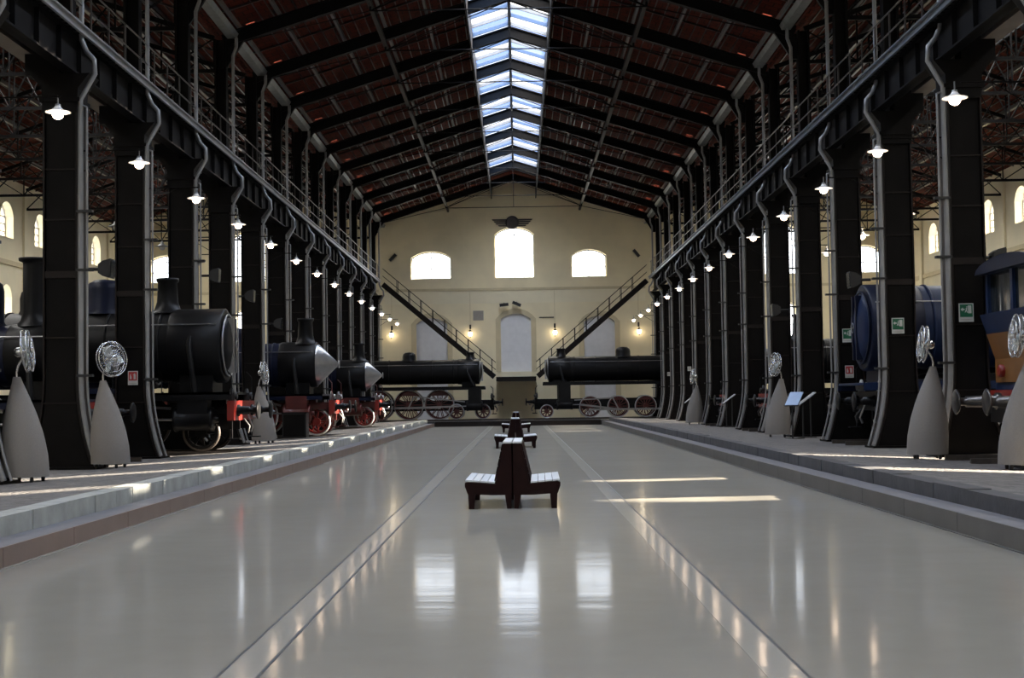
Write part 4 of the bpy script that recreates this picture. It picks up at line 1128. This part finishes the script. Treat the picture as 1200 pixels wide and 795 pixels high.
lectern(-8.75, 48.1, ZP, PI, 'panel_white', 'lectern with white slanted panel before the left pointed-nosed locomotive')
t = thing('supply_cabinet', (-7.75, 48.3, .32), 'low black cabinet beside the red wheel on the left platform', 'cabinet')
MB().box(-.42, .42, -.3, .3, .04, .9).build('body', 'black', t); MB().box(-.38, .38, -.315, -.3, .08, .86).build('door', 'steel', t); MB().box(-.44, .44, -.33, .32, .9, .93).build('top', 'steel', t)

# ------------------------------------------------------------------ light
w = bpy.data.worlds.new('World'); S.world = w; w.use_nodes = True
nt = w.node_tree; bg = nt.nodes['Background']
tc = nt.nodes.new('ShaderNodeTexCoord'); sp = nt.nodes.new('ShaderNodeSeparateXYZ'); nt.links.new(tc.outputs['Generated'], sp.inputs[0])
rp = nt.nodes.new('ShaderNodeValToRGB'); cr = rp.color_ramp
cr.elements[0].position = 0.0; cr.elements[0].color = (0.55, 0.55, 0.55, 1)
cr.elements[1].position = 1.0; cr.elements[1].color = (3.0, 2.75, 2.4, 1)
e = cr.elements.new(.48); e.color = (0.6, 0.6, 0.58, 1)
e = cr.elements.new(.52); e.color = (1.0, 1.0, 1.0, 1)
e = cr.elements.new(.55); e.color = (0.9, 0.95, 1.0, 1)
e = cr.elements.new(.58); e.color = (0.085, 0.105, 0.15, 1)
e = cr.elements.new(.66); e.color = (0.10, 0.125, 0.17, 1)
e = cr.elements.new(.78); e.color = (2.8, 2.65, 2.35, 1)
mr = nt.nodes.new('ShaderNodeMapRange'); mr.inputs['From Min'].default_value = -1; mr.inputs['From Max'].default_value = 1
nt.links.new(sp.outputs[2], mr.inputs['Value']); nt.links.new(mr.outputs[0], rp.inputs['Fac']); nt.links.new(rp.outputs['Color'], bg.inputs['Color'])
SKY_STRENGTH = 8.2
bg.inputs['Strength'].default_value = SKY_STRENGTH
sun = bpy.data.lights.new('Sun', 'SUN'); sun.energy = 85; sun.color = (1.0, 0.86, 0.68); sun.angle = math.radians(.7)
so = bpy.data.objects.new('Sun', sun); COL.objects.link(so)
so.rotation_euler = Vector((1, .17, .313)).to_track_quat('Z', 'Y').to_euler()
so.location = (60, 30, 40)

# light portals in the three skylight openings: they emit nothing, they only tell the
# renderer where daylight enters so that the sky is sampled with less noise
for px_, pz_, pw_, pe_ in ((0, rz(SKY_X) - .02, 2 * SKY_X - .1, SKY_Y), (-mid, az(mid + 1.2) - .02, 2.3, Y0 + 95), (mid, az(mid + 1.2) - .02, 2.3, Y0 + 95)):
    pl_ = bpy.data.lights.new('skylight_portal', 'AREA'); pl_.shape = 'RECTANGLE'; pl_.size = pw_; pl_.size_y = pe_ - Y0
    pl_.cycles.is_portal = True
    po_ = bpy.data.objects.new('skylight_portal', pl_); COL.objects.link(po_); po_.location = (px_, (Y0 + pe_) / 2, pz_)
M['bulb'].cycles.emission_sampling = 'NONE'

# ------------------------------------------------------------------ camera
cam = bpy.data.cameras.new('Camera'); co = bpy.data.objects.new('Camera', cam); COL.objects.link(co)
cam.sensor_width = 36; cam.lens = 48.0; cam.clip_end = 400
yv = Vector((8 / 1600, 70.5 / 1600, 1)).normalized()
xv = Vector((math.cos(.0148), -math.sin(.0148), 0)); xv = (xv - yv * yv.dot(xv)).normalized()
zd = yv.cross(xv)                                # world down in camera axes (x right, y down, z forward)
Bm = Matrix((xv, yv, -zd))
right, down, fwd = Bm.col[0], Bm.col[1], Bm.col[2]
R = Matrix((right, -down, -fwd)).transposed()
co.matrix_world = Matrix.Translation((.15, 0, 1.6)) @ R.to_4x4()
S.camera = co
S.view_settings.view_transform = 'Standard'; S.view_settings.look = 'None'
S.view_settings.exposure = 0.0; S.view_settings.gamma = 1.0; S.view_settings.use_curve_mapping = False
S.cycles.use_denoising = True
S.cycles.max_bounces = 10; S.cycles.diffuse_bounces = 5; S.cycles.glossy_bounces = 4; S.cycles.transparent_max_bounces = 12
S.cycles.sample_clamp_indirect = 8.0
